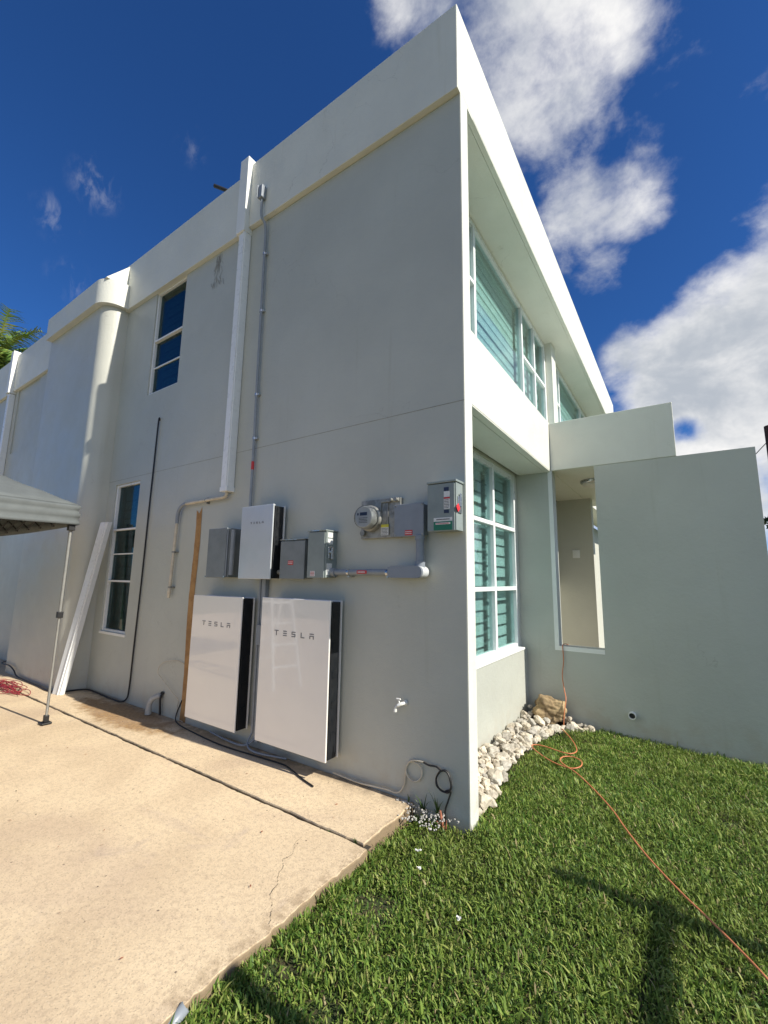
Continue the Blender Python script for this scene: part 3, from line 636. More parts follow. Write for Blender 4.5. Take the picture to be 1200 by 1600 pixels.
lab(s, 'label_band', -.165, -.06, 1.785, 1.797, -.1162, 'white_label'); inklines(s, -.16, -.065, 1.786, 1.796, -.1180, 1, 'red_label', 15)
b = MB(); b.bbox(-.0215, -.014, -.085, -.03, 1.86, 1.97, .002); b.bbox(-.016, -.006, -.066, -.050, 1.90, 1.99, .003); b.build('lever', 'metal', r)
b = MB(); b.add([(-.0125, -.125, 1.895), (-.0125, -.095, 1.92), (-.0125, -.068, 1.888), (-.0125, -.098, 1.862), (-.0105, -.125, 1.895), (-.0105, -.095, 1.92), (-.0105, -.068, 1.888), (-.0105, -.098, 1.862)],
    [(0, 1, 2, 3), (7, 6, 5, 4), (0, 4, 5, 1), (1, 5, 6, 2), (2, 6, 7, 3), (3, 7, 4, 0)]); b.build('red_tag', 'red_tag', r)

# ------------------------------------------------------------------ pipes on the wall
r = thing('tall_conduit', (-2.2, 0, 2.1), 'slim grey conduit climbing from the gateway box up over the parapet edge', 'conduit')
b = MB(); b.tube(smooth_path([(-2.168, -.03, 2.05), (-2.168, -.03, 2.6), (-2.180, -.03, 3.4), (-2.19, -.03, 4.6), (-2.195, -.035, 5.05), (-2.215, -.082, 5.17), (-2.222, -.082, 5.37)], 6), .0135, 12); b.build('pipe', 'conduit', r)
b = MB(); b.bbox(-2.252, -2.192, -.115, -.055, 5.37, 5.52, .008); b.bbox(-2.258, -2.2525, -.125, -.052, 5.375, 5.53, .002); b.build('weather_head', 'pvc_grey', r)
for x, z in ((-2.178, 3.2), (-2.186, 4.1), (-2.192, 4.75), (-2.168, 2.75)): b = MB(); b.tube([(x, -.03, z - .012), (x, -.03, z + .012)], .0165, 12); b.bbox(x - .03, x + .03, -.03, 0, z - .01, z + .01, .002); b.build('strap', 'metal', r)
b = MB(); b.tube([(-2.168, -.03, 2.44), (-2.168, -.03, 2.52)], .0145, 12); b.build('red_label', 'red_label', r)
r = thing('downspout', (-2.51, 0, 2.26), 'large white rectangular downspout beside the slim grey conduit', 'downspout', 'white downspouts')
b = MB(); b.bbox(-2.565, -2.462, -.090, -.002, 2.262, 5.108, .008); b.bbox(-2.485, -2.470, -.098, -.0905, 2.27, 5.10, .002); b.bbox(-2.570, -2.457, -.095, -.001, 2.255, 2.30, .004); b.build('channel', 'alu', r)
r2 = thing('downspout', (-9.8, 0, 0), 'white downspout at the far left end of the side wall', 'downspout', 'white downspouts')
b = MB(); b.bbox(-9.85, -9.73, -.10, -.002, 0.1, 4.99, .008); b.build('channel', 'alu', r2)
r = thing('drain_pipe', (-3.0, 0, 1.2), 'thin cream and grey pipe with an elbow below the large white downspout', 'pipe')
P1 = [(-2.515, -.045, 2.27), (-2.515, -.045, 2.235), (-2.525, -.045, 2.215), (-2.56, -.045, 2.207), (-3.10, -.04, 2.20), (-3.24, -.04, 2.195)]
b = MB(); b.tube(P1, .017, 12); b.build('upper_pipe', 'pvc_cream', r)
b = MB(); b.tube([(-3.22, -.04, 2.195)] + [(-3.24 - .13 * math.sin(a), -.04, 2.065 + .13 * math.cos(a)) for a in [k * math.pi / 16 for k in range(9)]] + [(-3.37, -.04, 1.99)], .019, 12); b.build('elbow', 'pvc_grey', r)
b = MB(); b.tube([(-3.37, -.04, 2.0), (-3.385, -.04, 1.65), (-3.40, -.04, 1.28)], .0155, 12); b.tube([(-3.40, -.04, 1.28), (-3.402, -.04, 1.255), (-3.404, -.04, 1.245), (-3.405, -.04, 1.19)], [.0155, .021, .017, .016], 12); b.build('lower_pipe', 'pvc_cream', r)
for x, z, hz in ((-2.86, 2.203, 1), (-3.385, 1.68, 0), (-3.398, 1.305, 0)):
    b = MB()
    if hz: b.tube([(x - .008, -.04, z), (x + .008, -.04, z)], .020, 12); b.box(x - .008, x + .008, -.03, 0, z - .035, z + .03)
    else: b.tube([(x, -.04, z - .008), (x, -.04, z + .008)], .020, 12); b.box(x - .035, x + .035, -.03, 0, z - .008, z + .008)
    b.build('clamp', 'galv', r)
# raceway between the cabinets
r = thing('gateway_conduit', (-1.93, 0, .05), 'grey conduits dropping from the gateway box between the two battery cabinets', 'conduit')
b = MB(); b.tube([(-1.955, -.03, 1.409), (-1.955, -.03, .12)], .013, 10); b.bbox(-1.925, -1.875, -.045, -.001, .06, 1.409, .004); b.build('riser', 'conduit', r)
b = MB(); b.bbox(-1.93, -1.87, -.075, -.0455, .85, 1.02, .004); b.build('conduit_box', 'pvc_grey', r)
b = MB(); b.tube(smooth_path([(-1.90, -.03, .12), (-1.93, -.06, .06), (-2.0, -.1, .035), (-2.2, -.09, .03), (-2.5, -.05, .03)], 6), .009, 10); b.tube(smooth_path([(-1.955, -.03, .13), (-1.95, -.08, .05), (-1.8, -.12, .03), (-1.5, -.06, .03)], 6), .008, 10); b.build('floor_pipe', 'pvc_grey', r)
# tap
r = thing('hose_tap', (-.50, 0, .60), 'small white plastic hose tap on the shaded wall near the house corner', 'tap')
b = MB(); b.tube(smooth_path([(-.455, -.005, .603), (-.457, -.022, .603), (-.468, -.040, .600), (-.490, -.050, .588), (-.503, -.052, .574), (-.507, -.052, .558)], 5), [.011] * 8 + [.012] * 8 + [.009] * 10, 12); b.tube([(-.507, -.052, .562), (-.508, -.052, .548)], .012, 12); b.tube([(-.454, -.002, .603), (-.455, -.008, .603)], .017, 14); b.build('spout', 'pvc_white', r)
b = MB(); b.tube([(-.478, -.044, .600), (-.486, -.046, .628)], .006, 10); b.bbox(-.504, -.468, -.053, -.040, .626, .636, .004); b.build('handle', 'pvc_white', r)
# elbow drain at ground
r = thing('drain_elbow', (-3.5, 0, 0), 'white plastic drain elbow poking from the wall foot beside the mud stain', 'pipe')
b = MB(); b.tube(smooth_path([(-3.44, -.005, .185), (-3.445, -.03, .185), (-3.47, -.065, .172), (-3.50, -.085, .12), (-3.505, -.09, .05), (-3.505, -.09, .02)], 6), .027, 18); b.tube([(-3.505, -.09, .07), (-3.505, -.09, .012)], .032, 18); b.build('elbow_pipe', 'pvc_dull', r)
b = MB(); b.tube(smooth_path([(-3.40, -.012, .22), (-3.405, -.03, .18), (-3.40, -.03, .1), (-3.39, -.03, .012)], 6), .011, 10); b.tube([(-3.43, -.004, .215), (-3.39, -.02, .22)], .016, 10); b.build('black_tube', 'black', r)
# small vent pipe in entry wall
r = thing('vent_pipe', (.657, 2.4, .158), 'short round pipe stub low on the entry wall beside the rocks', 'pipe')
b = MB(); n = 20; vs = []
for rr2, yy in ((.034, 2.40), (.034, 2.352), (.027, 2.352), (.027, 2.399)):
    for k in range(n): a = 2 * math.pi * k / n; vs.append((.657 + rr2 * math.cos(a), yy, .158 + rr2 * math.sin(a)))
b.add(vs, [(i * n + k, (i + 1) * n + k, (i + 1) * n + (k + 1) % n, i * n + (k + 1) % n) for i in range(3) for k in range(n)], True); b.build('pipe_rim', 'pvc_white', r)
b = MB(); b.tube([(.657, 2.398, .158), (.657, 2.375, .158)], .0265, 20); b.build('bore', 'black', r)

# ------------------------------------------------------------------ cables
b = MB()
b.tube(smooth_path([(-4.015, .0, 3.31), (-4.01, -.018, 3.29), (-4.03, -.014, 2.7), (-4.04, -.014, 2.2), (-4.05, -.014, 1.4), (-4.075, -.014, .6), (-4.085, -.016, .16), (-4.10, -.03, .05), (-4.20, -.05, .018), (-4.45, -.05, .016), (-4.75, -.035, .016), (-5.02, -.03, .016), (-5.12, -.10, .016),
   (-5.18, -.28, .016), (-5.35, -.345, .016), (-5.7, -.335, .018), (-6.1, -.33, .02), (-6.5, -.325, .03), (-6.65, -.325, .09), (-6.85, -.325, .13), (-7.2, -.315, .12), (-7.6, -.1, .1)], 8), .0088, 8)
tag(b.build('black_cable', 'black'), 'long black cable running down the wall past the tall window and along its foot', 'cable')
b = MB(); b.tube(smooth_path([(-3.06, -.005, .20), (-3.1, -.03, .05), (-2.95, -.09, .02), (-2.6, -.13, .014), (-2.2, -.16, .014), (-1.8, -.14, .014), (-1.5, -.12, .014), (-1.35, -.15, .014), (-1.20, -.20, .012), (-1.05, -.24, .012)], 8), .006, 7)
tag(b.build('thin_cable', 'black'), 'thin dark cable on the concrete under the battery cabinets', 'cable')
b = MB(); b.tube(smooth_path([(-1.05, -.03, .03), (-.8, -.035, .025), (-.6, -.03, .04), (-.50, -.02, .04), (-.455, -.012, .10), (-.447, -.012, .17), (-.43, -.012, .225), (-.40, -.012, .25), (-.34, -.014, .24), (-.32, -.014, .20), (-.34, -.014, .155), (-.385, -.014, .135), (-.43, -.014, .155), (-.442, -.014, .20), (-.41, -.016, .25), (-.36, -.016, .265), (-.31, -.016, .267)], 8), .0055, 8)
wc = b.build('white_cable', 'pvc_cream'); tag(wc, 'coiled cream coaxial cable low on the wall near the corner', 'cable')
b = MB(); pts = [(-.315, -.016, .267), (-.27, -.016, .258), (-.22, -.016, .262)]
for k in range(29): a = math.pi * .62 - k * math.pi * 2 / 11; rad = .052 + .004 * math.sin(k * 1.7); pts.append((-.165 + rad * math.cos(a), -.016 - .0025 * (k % 4), .19 + rad * 1.18 * math.sin(a)))
pts += [(-.118, -.018, .15), (-.135, -.018, .09), (-.155, -.02, .03), (-.155, -.02, -.04)]
b.tube(smooth_path(pts, 5), .0055, 8); tag(b.build('coiled_cable', 'black'), 'coil of black cable nearest the house corner, dropping into the weeds', 'cable')
b = MB(); b.tube(smooth_path([(-3.075, -.006, .55), (-3.2, -.02, .57), (-3.42, -.03, .52), (-3.5, -.03, .42), (-3.4, -.03, .36), (-3.2, -.03, .26), (-3.10, -.02, .2), (-3.12, -.012, .12), (-3.10, -.012, .03), (-2.98, -.03, .02)], 7), .003, 6)
tag(b.build('loose_wire', 'pvc_cream'), 'thin loose white wire looping from the brown strip', 'wire')
r_ = random.Random(5); b = MB()
for k in range(9):
    c0 = Vector((-5.95 + r_.uniform(-.25, .2), -.60 + r_.uniform(-.05, .06), .012)); pts = []
    a0 = r_.random() * 6
    for j in range(12): a = a0 + j * .75; rx, ry = r_.uniform(.18, .52), r_.uniform(.04, .13); pts.append((c0.x + rx * math.cos(a), c0.y + ry * math.sin(a), .008 + r_.random() * .05))
    b.tube(smooth_path(pts, 5), .0038, 6)
tag(b.build('red_wire_tangle', 'red_wire'), 'tangle of dark red wire on the concrete by the canopy leg', 'wire')
cordp = [(.10, 2.60, .72), (.055, 2.50, .757), (.045, 2.40, .757), (.045, 2.385, .74), (.050, 2.38, .60), (.035, 2.36, .45), (.06, 2.30, .33), (.09, 2.22, .25), (.08, 2.16, .12), (.07, 2.15, .0), (.06, 2.12, -.005), (.16, 1.95, -.012), (.24, 1.78, -.012), (.29, 1.62, -.014), (.27, 1.52, -.012), (.20, 1.50, -.012), (.05, 1.54, -.010), (-.04, 1.53, -.010), (-.05, 1.47, -.010), (.03, 1.37, -.012), (.14, 1.27, -.012), (.25, 1.21, -.012), (.34, 1.20, -.008),
         (.385, 1.27, -.004), (.37, 1.37, -.002), (.30, 1.42, -.002), (.235, 1.38, -.002), (.225, 1.29, -.002), (.28, 1.21, -.004), (.37, 1.15, -.014), (.47, 1.03, -.02), (.58, .87, -.022), (.68, .70, -.022), (.76, .53, -.022), (.86, .34, -.022), (.95, .20, -.026), (1.05, .06, -.028), (1.13, -.04, -.028), (1.22, -.16, -.028), (1.30, -.28, -.028), (1.42, -.50, -.03), (1.6, -.9, -.04)]
b = MB(); b.tube(smooth_path(cordp, 7), .0047, 8); tag(b.build('extension_cord', 'orange'), 'orange extension cord trailing from the entry opening across the lawn', 'cord')

# ------------------------------------------------------------------ leaning channel
a0, a1 = Vector((-5.228, -.312, 0.0)), Vector((-5.025, -.268, 0.0)); t0, t1 = Vector((-5.03, -.07, 2.11)), Vector((-4.80, -.06, 2.08))
b = MB(); dn = Vector((.02, -.995, -.1)).normalized() * .05
wd = (a1 - a0); ax_ = ((t0 + t1) - (a0 + a1)) / 2; hw = wd.normalized() * .07; c0 = (a0 + a1) / 2; c1 = c0 + ax_
vs = [c0 - hw, c0 + hw, c0 + hw + dn, c0 - hw + dn, c1 - hw, c1 + hw, c1 + hw + dn, c1 - hw + dn]
for v in vs[:4]: v.z = max(v.z, .005)
b.add(vs, [(0, 3, 2, 1)[::-1], (4, 5, 6, 7)[::-1], (0, 1, 5, 4)[::-1], (1, 2, 6, 5)[::-1], (2, 3, 7, 6)[::-1], (3, 0, 4, 7)[::-1]])
r1 = vs[3] + (vs[2] - vs[3]) * .72 + dn * .02; r3 = vs[7] + (vs[6] - vs[7]) * .72 + dn * .02; e = (vs[2] - vs[3]) * .08
b.add([r1, r1 + e, r1 + e + dn * .18, r1 + dn * .18, r3, r3 + e, r3 + e + dn * .18, r3 + dn * .18], [(0, 3, 2, 1)[::-1], (4, 5, 6, 7)[::-1], (0, 1, 5, 4)[::-1], (1, 2, 6, 5)[::-1], (2, 3, 7, 6)[::-1], (3, 0, 4, 7)[::-1]])
tag(b.build('loose_gutter_channel', 'alu'), 'loose white gutter channel leaning against the wall left of the tall lower window', 'gutter channel')

# ------------------------------------------------------------------ canopy tent
CX0, CX1, CY0, CY1 = -6.87, -3.87, -3.80, -.80
r = thing('canopy_tent', ((CX0 + CX1) / 2, (CY0 + CY1) / 2, 0), 'grey pop-up canopy tent standing on the patio at the left edge', 'canopy tent')
EZ = 2.12; PK = 2.88; NS = 24; b = MB(); cxm, cym = (CX0 + CX1) / 2, (CY0 + CY1) / 2
vs = []
for j in range(NS + 1):
    for i in range(NS + 1):
        u, v = i / NS * 2 - 1, j / NS * 2 - 1; d = max(abs(u), abs(v)); x = cxm + u * (CX1 - cxm); y = cym + v * (CY1 - cym)
        sag = .035 * math.sin(math.pi * d) * (1 - min(abs(u), abs(v)) / max(d, 1e-3)) * 2
        vs.append((x, y, EZ + (PK - EZ) * (1 - d) ** 0.97 - sag + .004 * math.sin(u * 40)))
b.add(vs, [(j * (NS + 1) + i, j * (NS + 1) + i + 1, (j + 1) * (NS + 1) + i + 1, (j + 1) * (NS + 1) + i) for j in range(NS) for i in range(NS)], True); 
o = b.build('roof_fabric', 'fabric', r); sm_ = o.modifiers.new('thickness', 'SOLIDIFY'); sm_.thickness = .003
b = MB(); loop = []
def side(ax, ay, bx, by, n=48): return [(ax + (bx - ax) * k / n, ay + (by - ay) * k / n) for k in range(n)]
ring = side(CX0, CY0, CX1, CY0) + side(CX1, CY0, CX1, CY1) + side(CX1, CY1, CX0, CY1) + side(CX0, CY1, CX0, CY0); n = len(ring); rows = 9; vs = []
for q_ in range(rows):
    for k, (x, y) in enumerate(ring):
        u = q_ / (rows - 1); dx, dy = x - cxm, y - cym; L = max(abs(dx), abs(dy))
        bulge = (.010 + .012 * math.sin(u * 15) + .008 * noise.noise((x * 3, y * 3, u * 3))) * (1 if q_ else 0)
        ox = bulge if abs(abs(dx) - 1.5) < 1e-3 else 0; oy = bulge if abs(abs(dy) - 1.5) < 1e-3 else 0
        sag = .018 * (1 - (min(abs(dx), abs(dy)) / 1.5) ** 2) * u
        vs.append((x + math.copysign(ox, dx), y + math.copysign(oy, dy), EZ - .20 * u - sag))
b.add(vs, [(q_ * n + k, (q_ + 1) * n + k, (q_ + 1) * n + (k + 1) % n, q_ * n + (k + 1) % n) for q_ in range(rows - 1) for k in range(n)], True)
o = b.build('valance', 'fabric', r); sm_ = o.modifiers.new('thickness', 'SOLIDIFY'); sm_.thickness = .003
for (x, y) in ((CX1, CY1), (CX0, CY1), (CX1, CY0), (CX0, CY0)):
    sx_ = 1 if x == CX1 else -1; sy_ = 1 if y == CY1 else -1
    bx_, by_ = x - .03 * sx_ + (-.10 if (x, y) == (CX1, CY1) else 0), y - .03 * sy_ + (.02 if (x, y) == (CX1, CY1) else 0)
    tx_, ty_ = x - .035 * sx_, y - .035 * sy_
    mid = Vector((bx_ + (tx_ - bx_) * .53, by_ + (ty_ - by_) * .53, 1.03))
    b = MB(); b.tube([(tx_, ty_, 2.08), mid], .0165, 4); b.tube([mid, (bx_, by_, .03)], .0125, 4); lg = b.build('leg', 'leg', r)
    b = MB(); b.bbox(mid.x - .024, mid.x + .024, mid.y - .024, mid.y + .024, 1.0, 1.06, .005); b.build('slider', 'black', lg); b = MB(); b.bbox(tx_ - .028, tx_ + .028, ty_ - .028, ty_ + .028, 1.86, 1.93, .005); b.build('corner_bracket', 'black', lg)
    b = MB(); b.bbox(bx_ - .055, bx_ + .045, by_ - .045, by_ + .04, 0.004, .022, .006); b.bbox(bx_ - .022, bx_ + .022, by_ - .02, by_ + .02, .02, .085, .006); b.build('foot', 'black', lg)
b = MB()
def truss(ax, ay, bx, by):
    n = 8
    for k in range(n):
        u0, u1 = k / n, (k + 1) / n; p0 = Vector((ax + (bx - ax) * u0, ay + (by - ay) * u0, 0)); p1 = Vector((ax + (bx - ax) * u1, ay + (by - ay) * u1, 0))
        za, zb = 2.06, 1.925
        b.tube([p0 + Vector((0, 0, za)), p1 + Vector((0, 0, zb))], .009, 5); b.tube([p0 + Vector((.012, .012, zb)), p1 + Vector((.012, .012, za))], .009, 5)
I = .07
truss(CX1 - I, CY1 - I, CX0 + I, CY1 - I); truss(CX1 - I, CY0 + I, CX0 + I, CY0 + I); truss(CX1 - I, CY1 - I, CX1 - I, CY0 + I); truss(CX0 + I, CY1 - I, CX0 + I, CY0 + I)
b.build('truss_frame', 'black', r); b = MB(); b.tube([(cxm, cym, 2.0), (cxm, cym, 2.86)], .016, 8); b.build('centre_pole', 'black', r)

# ------------------------------------------------------------------ roof bits
r = thing('solar_panel', (-6.2, .9, 5.7), 'dark edge of a rooftop solar panel above the curved bay', 'solar panel')
b = MB(); T_ = Matrix.Translation((-6.4, .95, 6.02)) @ Matrix.Rotation(R(8), 4, 'Y'); b.bbox(-.85, .85, -.5, .5, -.02, .02, .003, T=T_); b.build('panel', 'solar', r)
for x in (-7.1, -5.75): b = MB(); b.box(x, x + .05, .6, 1.3, 5.701, 5.95); b.build('rail', 'metal', r)
r = thing('roof_pipe', (-3.6, .35, 5.7), 'short dark pipe end sticking up beyond the parapet left of the drain box', 'pipe')
b = MB(); b.tube([(-3.52, .45, 5.7), (-3.52, .45, 6.50), (-3.56, .38, 6.60), (-3.72, .27, 6.68)], .025, 10); b.build('pipe', 'black', r)

# ------------------------------------------------------------------ porch lamp
r = thing('ceiling_lamp', (.30, 3.15, 2.67), 'round flush ceiling lamp under the entry porch', 'lamp')
b = MB(); n = 28
def disc(cx, cy, prof, name, mt, par):
    b = MB(); vs = [(cx + rr2 * math.cos(2 * math.pi * k / n), cy + rr2 * math.sin(2 * math.pi * k / n), zz) for rr2, zz in prof for k in range(n)]
    b.add(vs, [(i * n + k, (i + 1) * n + k, (i + 1) * n + (k + 1) % n, i * n + (k + 1) % n) for i in range(len(prof) - 1) for k in range(n)], True); b.add(vs[-n:], [tuple(range(n - 1, -1, -1))]); return b.build(name, mt, par)
disc(.33, 3.15, [(.15, 2.672), (.15, 2.645), (.135, 2.635)], 'lamp_rim', 'metal', r); disc(.33, 3.15, [(.134, 2.65), (.125, 2.615), (.08, 2.60), (.02, 2.596)], 'diffuser', 'lamp_shade', r)

# ------------------------------------------------------------------ rocks
def rock_mesh(name, seed, mt, sub=3, rough=.22):
    import bmesh
    bm = bmesh.new(); bmesh.ops.create_icosphere(bm, subdivisions=sub, radius=1)
    r_ = random.Random(seed); planes = [(Vector((r_.gauss(0, 1), r_.gauss(0, 1), r_.gauss(0, 1))).normalized(), r_.uniform(.55, .88)) for _ in range(11)]
    for v in bm.verts:
        c_ = v.co.copy()
        for pn_, d in planes:
            k = c_.dot(pn_) - d
            if k > 0: c_ -= pn_ * k * .85
        c_ *= 1 + rough * noise.noise(c_ * 1.9 + Vector((seed, 0, 0))) + rough * .45 * noise.noise(c_ * 5.5 + Vector((seed, 3, 0))) + rough * .2 * noise.noise(c_ * 13)
        v.co = c_
    me = bpy.data.meshes.new(name); bm.to_mesh(me); bm.free(); me.materials.append(M[mt])
    for p_ in me.polygons: p_.use_smooth = False
    return me
rocks = [rock_mesh('rock', 10 + k, 'rock') for k in range(12)]
placed = []; r_ = random.Random(21)
def width(y):   # outer border of the rock bed
    pts = [(.15, -.02), (.55, -.02), (.9, -.09), (1.3, -.10), (1.6, -.08), (1.95, -.02), (2.2, .20), (2.4, .40)]
    for (a, u), (b_, v) in zip(pts, pts[1:]):
        if a <= y <= b_: return u + (v - u) * (y - a) / (b_ - a)
    return .0
tries = 0
while len(placed) < 185 and tries < 40000:
    tries += 1
    y = r_.uniform(.18, 2.34); x = r_.uniform(-.30, width(y)); s_ = r_.uniform(.024, .052) * (1.35 if r_.random() < .25 else 1)
    if (x + .07) ** 2 / .030 + (y - 2.22) ** 2 / .014 < 1: continue
    if x > width(y) + .02 * math.sin(y * 17) + r_.uniform(-.03, .035) or x < -.325 + s_: continue
    lift = .0; ok = True
    for (px, py, pz, ps) in placed:
        d = math.hypot(px - x, py - y)
        if d < (ps + s_) * .62: ok = False; break
    if ok: placed.append((x, y, 0, s_))
# second layer against the knee wall
base_n = len(placed)
for _ in range(6000):
    if len(placed) >= base_n + 55: break
    y = r_.uniform(.2, 2.3); x = r_.uniform(-.30, width(y) - .13); s_ = r_.uniform(.025, .05)
    if (x + .07) ** 2 / .034 + (y - 2.22) ** 2 / .018 < 1: continue
    if all(math.hypot(px - x, py - y) > (ps + s_) * .8 for px, py, pz, ps in placed[base_n:]): placed.append((x, y, .055, s_))
for i, (x, y, dz, s_) in enumerate(placed):
    o = bpy.data.objects.new('rock', rocks[i % 12]); col.objects.link(o)
    hgt = .05 * max(0, (width(y) - x) / .35)
    o.location = (x, y, -.045 + s_ * .5 + dz + hgt); o.scale = (s_ * r_.uniform(.95, 1.35), s_ * r_.uniform(.8, 1.1), s_ * r_.uniform(.65, .9)); o.rotation_euler = (r_.uniform(-.5, .5), r_.uniform(-.5, .5), r_.uniform(0, 6.28))
    big_ = 'large' if s_ > .045 else ('small' if s_ < .034 else 'middling')
    if i >= base_n: wh = 'heaped against the knee wall near the house corner' if y < .9 else ('heaped against the middle of the knee wall' if y < 1.6 else 'heaped against the knee wall near the boulder')
    elif x > .08: wh = 'at the entry wall, right of the tan boulder'
    elif y > 1.85: wh = 'around the foot of the tan boulder'
    else: wh = ('along the lawn edge' if x > width(y) - .13 else 'inside the bed') + (' near the sunlit house corner' if y < .75 else (' in front of the window' if y < 1.3 else ' halfway to the boulder'))
    tag(o, big_ + ' pale limestone rock ' + wh, 'rock', big_ + ' rocks ' + wh)
big = [(-.045, .30, .060, 1), (-.10, .36, .045, 2), (.0, .55, .035, 3)]
for x, y, s_, k in big[:1]:
    o = bpy.data.objects.new('rock', rocks[k]); col.objects.link(o); o.location = (x, y, -.01); o.scale = (s_ * 1.2, s_ * 1.2, s_); tag(o, 'largest rounded white rock, at the near end of the bed by the sunlit corner', 'rock')
bo = rock_mesh('boulder', 77, 'boulder', 5, .30); o = bpy.data.objects.new('boulder', bo); col.objects.link(o); o.location = (-.075, 2.24, .115); o.scale = (.215, .135, .145); o.rotation_euler = (0.1, .05, .2)
for p_ in bo.polygons: p_.use_smooth = True
tag(o, 'big rough tan boulder among the white rocks at the inner corner', 'boulder')
b = MB(); nn = 40; vs = []
b.add([(-.335, .131, -.012), (-.03, .131, -.06), (-.12, 1.0, -.06), (-.12, 1.9, -.06), (.2, 2.25, -.055), (.38, 2.398, -.055), (-.335, 2.398, .02)], [tuple(range(7))]); tag(b.build('rock_bed_soil', 'dirt'), kind='structure')
# gravel strip at the patio corner
b = MB(); r_ = random.Random(33); gm_ = rock_mesh('g', 3, 'gravel', 1); gv = [v.co.copy() for v in gm_.vertices]; gf = [tuple(p_.vertices) for p_ in gm_.polygons]
for k in range(170):
    x = r_.uniform(-.385, -.13); y = r_.uniform(-.20, -.015) ; s_ = r_.uniform(.004, .011)
    if r_.random() < .3: x = r_.uniform(-.5, -.05); y = r_.uniform(-.05, -.01)
    T_ = Matrix.Translation((x, y, -.012 + r_.random() * .015 if x > -.38 else .008)) @ Matrix.Rotation(r_.random() * 6, 4, 'Z') @ Matrix.Diagonal((s_, s_ * .8, s_ * .7, 1)); b.add(gv, gf, T=T_)
tag(b.build('gravel', 'gravel'), 'scatter of small white gravel at the wall foot near the corner', 'gravel', kind='stuff')
# litter pebbles on the patio
b = MB()
for k in range(90):
    x = r_.uniform(-4.5, -.5); y = r_.uniform(-2.6, -.1); s_ = r_.uniform(.0015, .005)
    T_ = Matrix.Translation((x, y, .006)) @ Matrix.Rotation(r_.random() * 6, 4, 'Z') @ Matrix.Diagonal((s_, s_ * .8, s_ * .5, 1)); b.add(gv, gf, T=T_)
tag(b.build('patio_grit', 'dirt'), 'fine dark grit scattered over the concrete patio', 'grit', kind='stuff')

# ------------------------------------------------------------------ petals, can, weeds
for i, (x, y, lb) in enumerate(((-.125, -.41, 'white scrap on the grass nearest the house corner'), (-.045, -.535, 'white scrap on the grass, the middle one of three'), (.250, -.72, 'white scrap on the grass farthest from the house corner'))):
    b = MB(); r_ = random.Random(i + 50)
    for k in range(6):
        a = r_.random() * 6.28; L = .017; c0 = Vector((r_.uniform(-.006, .006), r_.uniform(-.006, .006), r_.uniform(0, .008))); d = Vector((math.cos(a), math.sin(a), r_.uniform(-.1, .5))) * L; p_ = Vector((-math.sin(a), math.cos(a), .2)) * .007
        b.add([c0, c0 + d * .5 + p_, c0 + d, c0 + d * .5 - p_], [(0, 1, 2, 3)])
    o = b.build('paper_scrap', 'petal'); o.location = (x, y, -.008); tag(o, lb, 'litter', 'white scraps in the grass')
r = thing('pipe_offcut', (-.345, -1.63, -.03), 'grey plastic pipe offcut at the concrete edge in the foreground', 'pipe')
b = MB(); n = 24; ax0 = Vector((-.345, -1.66, -.035)); ax1 = Vector((-.335, -1.61, -.002)); d = (ax1 - ax0).normalized(); u = d.cross(Vector((0, 0, 1))).normalized(); v_ = d.cross(u)
vs = [p_ + (u * math.cos(2 * math.pi * k / n) + v_ * math.sin(2 * math.pi * k / n)) * rr2 for p_, rr2 in ((ax0, .019), (ax1, .019), (ax1, .016), (ax0, .016)) for k in range(n)]
b.add(vs, [(i * n + k, i * n + (k + 1) % n, (i + 1) * n + (k + 1) % n, (i + 1) * n + k) for i in range(3) for k in range(n)], True); b.build('pipe_wall', 'conduit', r)
def weed(x, y, z, n, L, seed, label, mt='weed', w_=.006, group='weeds at the wall foot'):
    r_ = random.Random(seed); b = MB()
    for k in range(n):
        a = r_.random() * 6.28; le = L * r_.uniform(.6, 1.1); bend = r_.uniform(.2, .9); pts = []
        for j in range(5):
            u = j / 4; pts.append(Vector((x + math.cos(a) * le * bend * u * u * .7, y - abs(math.sin(a)) * le * bend * u * u * .5, z + le * u * (1 - .25 * bend * u))))
        s_ = Vector((-math.sin(a), math.cos(a), 0)) * w_; vs = []
        for j, p_ in enumerate(pts): kk = (1 - abs(j / 4 - .4) * 1.4); vs += [p_ - s_ * max(kk, .05), p_ + s_ * max(kk, .05)]
        b.add(vs, [(2 * j, 2 * j + 1, 2 * j + 3, 2 * j + 2) for j in range(4)], True)
    o = b.build('weed', mt); return tag(o, label, 'weed', group)
weed(-.205, -.025, -.05, 12, .19, 1, 'tall narrow-leaved weed in front of the black coiled cable')
weed(-.30, -.03, -.05, 9, .15, 2, 'small upright weed below the cream coiled cable')
weed(-.41, -.03, 0.0, 6, .07, 3, 'tiny weed in the corner between the patio border and the wall')
b = MB(); b.tube([(-.155, -.05, -.06), (-.165, -.055, -.01), (-.175, -.05, .035)], [.009, .011, .006], 7); b.tube([(-.135, -.06, -.06), (-.125, -.065, .0)], [.006, .003], 6); b.tube([(-.155, -.05, -.06), (-.19, -.07, -.02)], [.006, .003], 6)
tag(b.build('dry_stump', 'dry_stem'), 'small reddish dry plant stump at the wall foot below the black coil', 'plant stump')
# tuft in the slab joint
weed(-.62, -.56, -.02, 26, .028, 8, 'small moss tuft growing in the concrete joint', w_=.003, group='tufts in the joint')

for k, (x, lb) in enumerate(((-.43, 'weed tuft where the concrete joint meets the lawn'), (-1.42, 'tiny weed tuft halfway along the concrete joint'), (-2.75, 'tiny weed tuft in the joint in front of the left battery cabinet'))):
    weed(x, -.558, -.02, 14 if k else 34, .022 if k else .045, 60 + k, lb, w_=.0025, group='tufts in the joint')
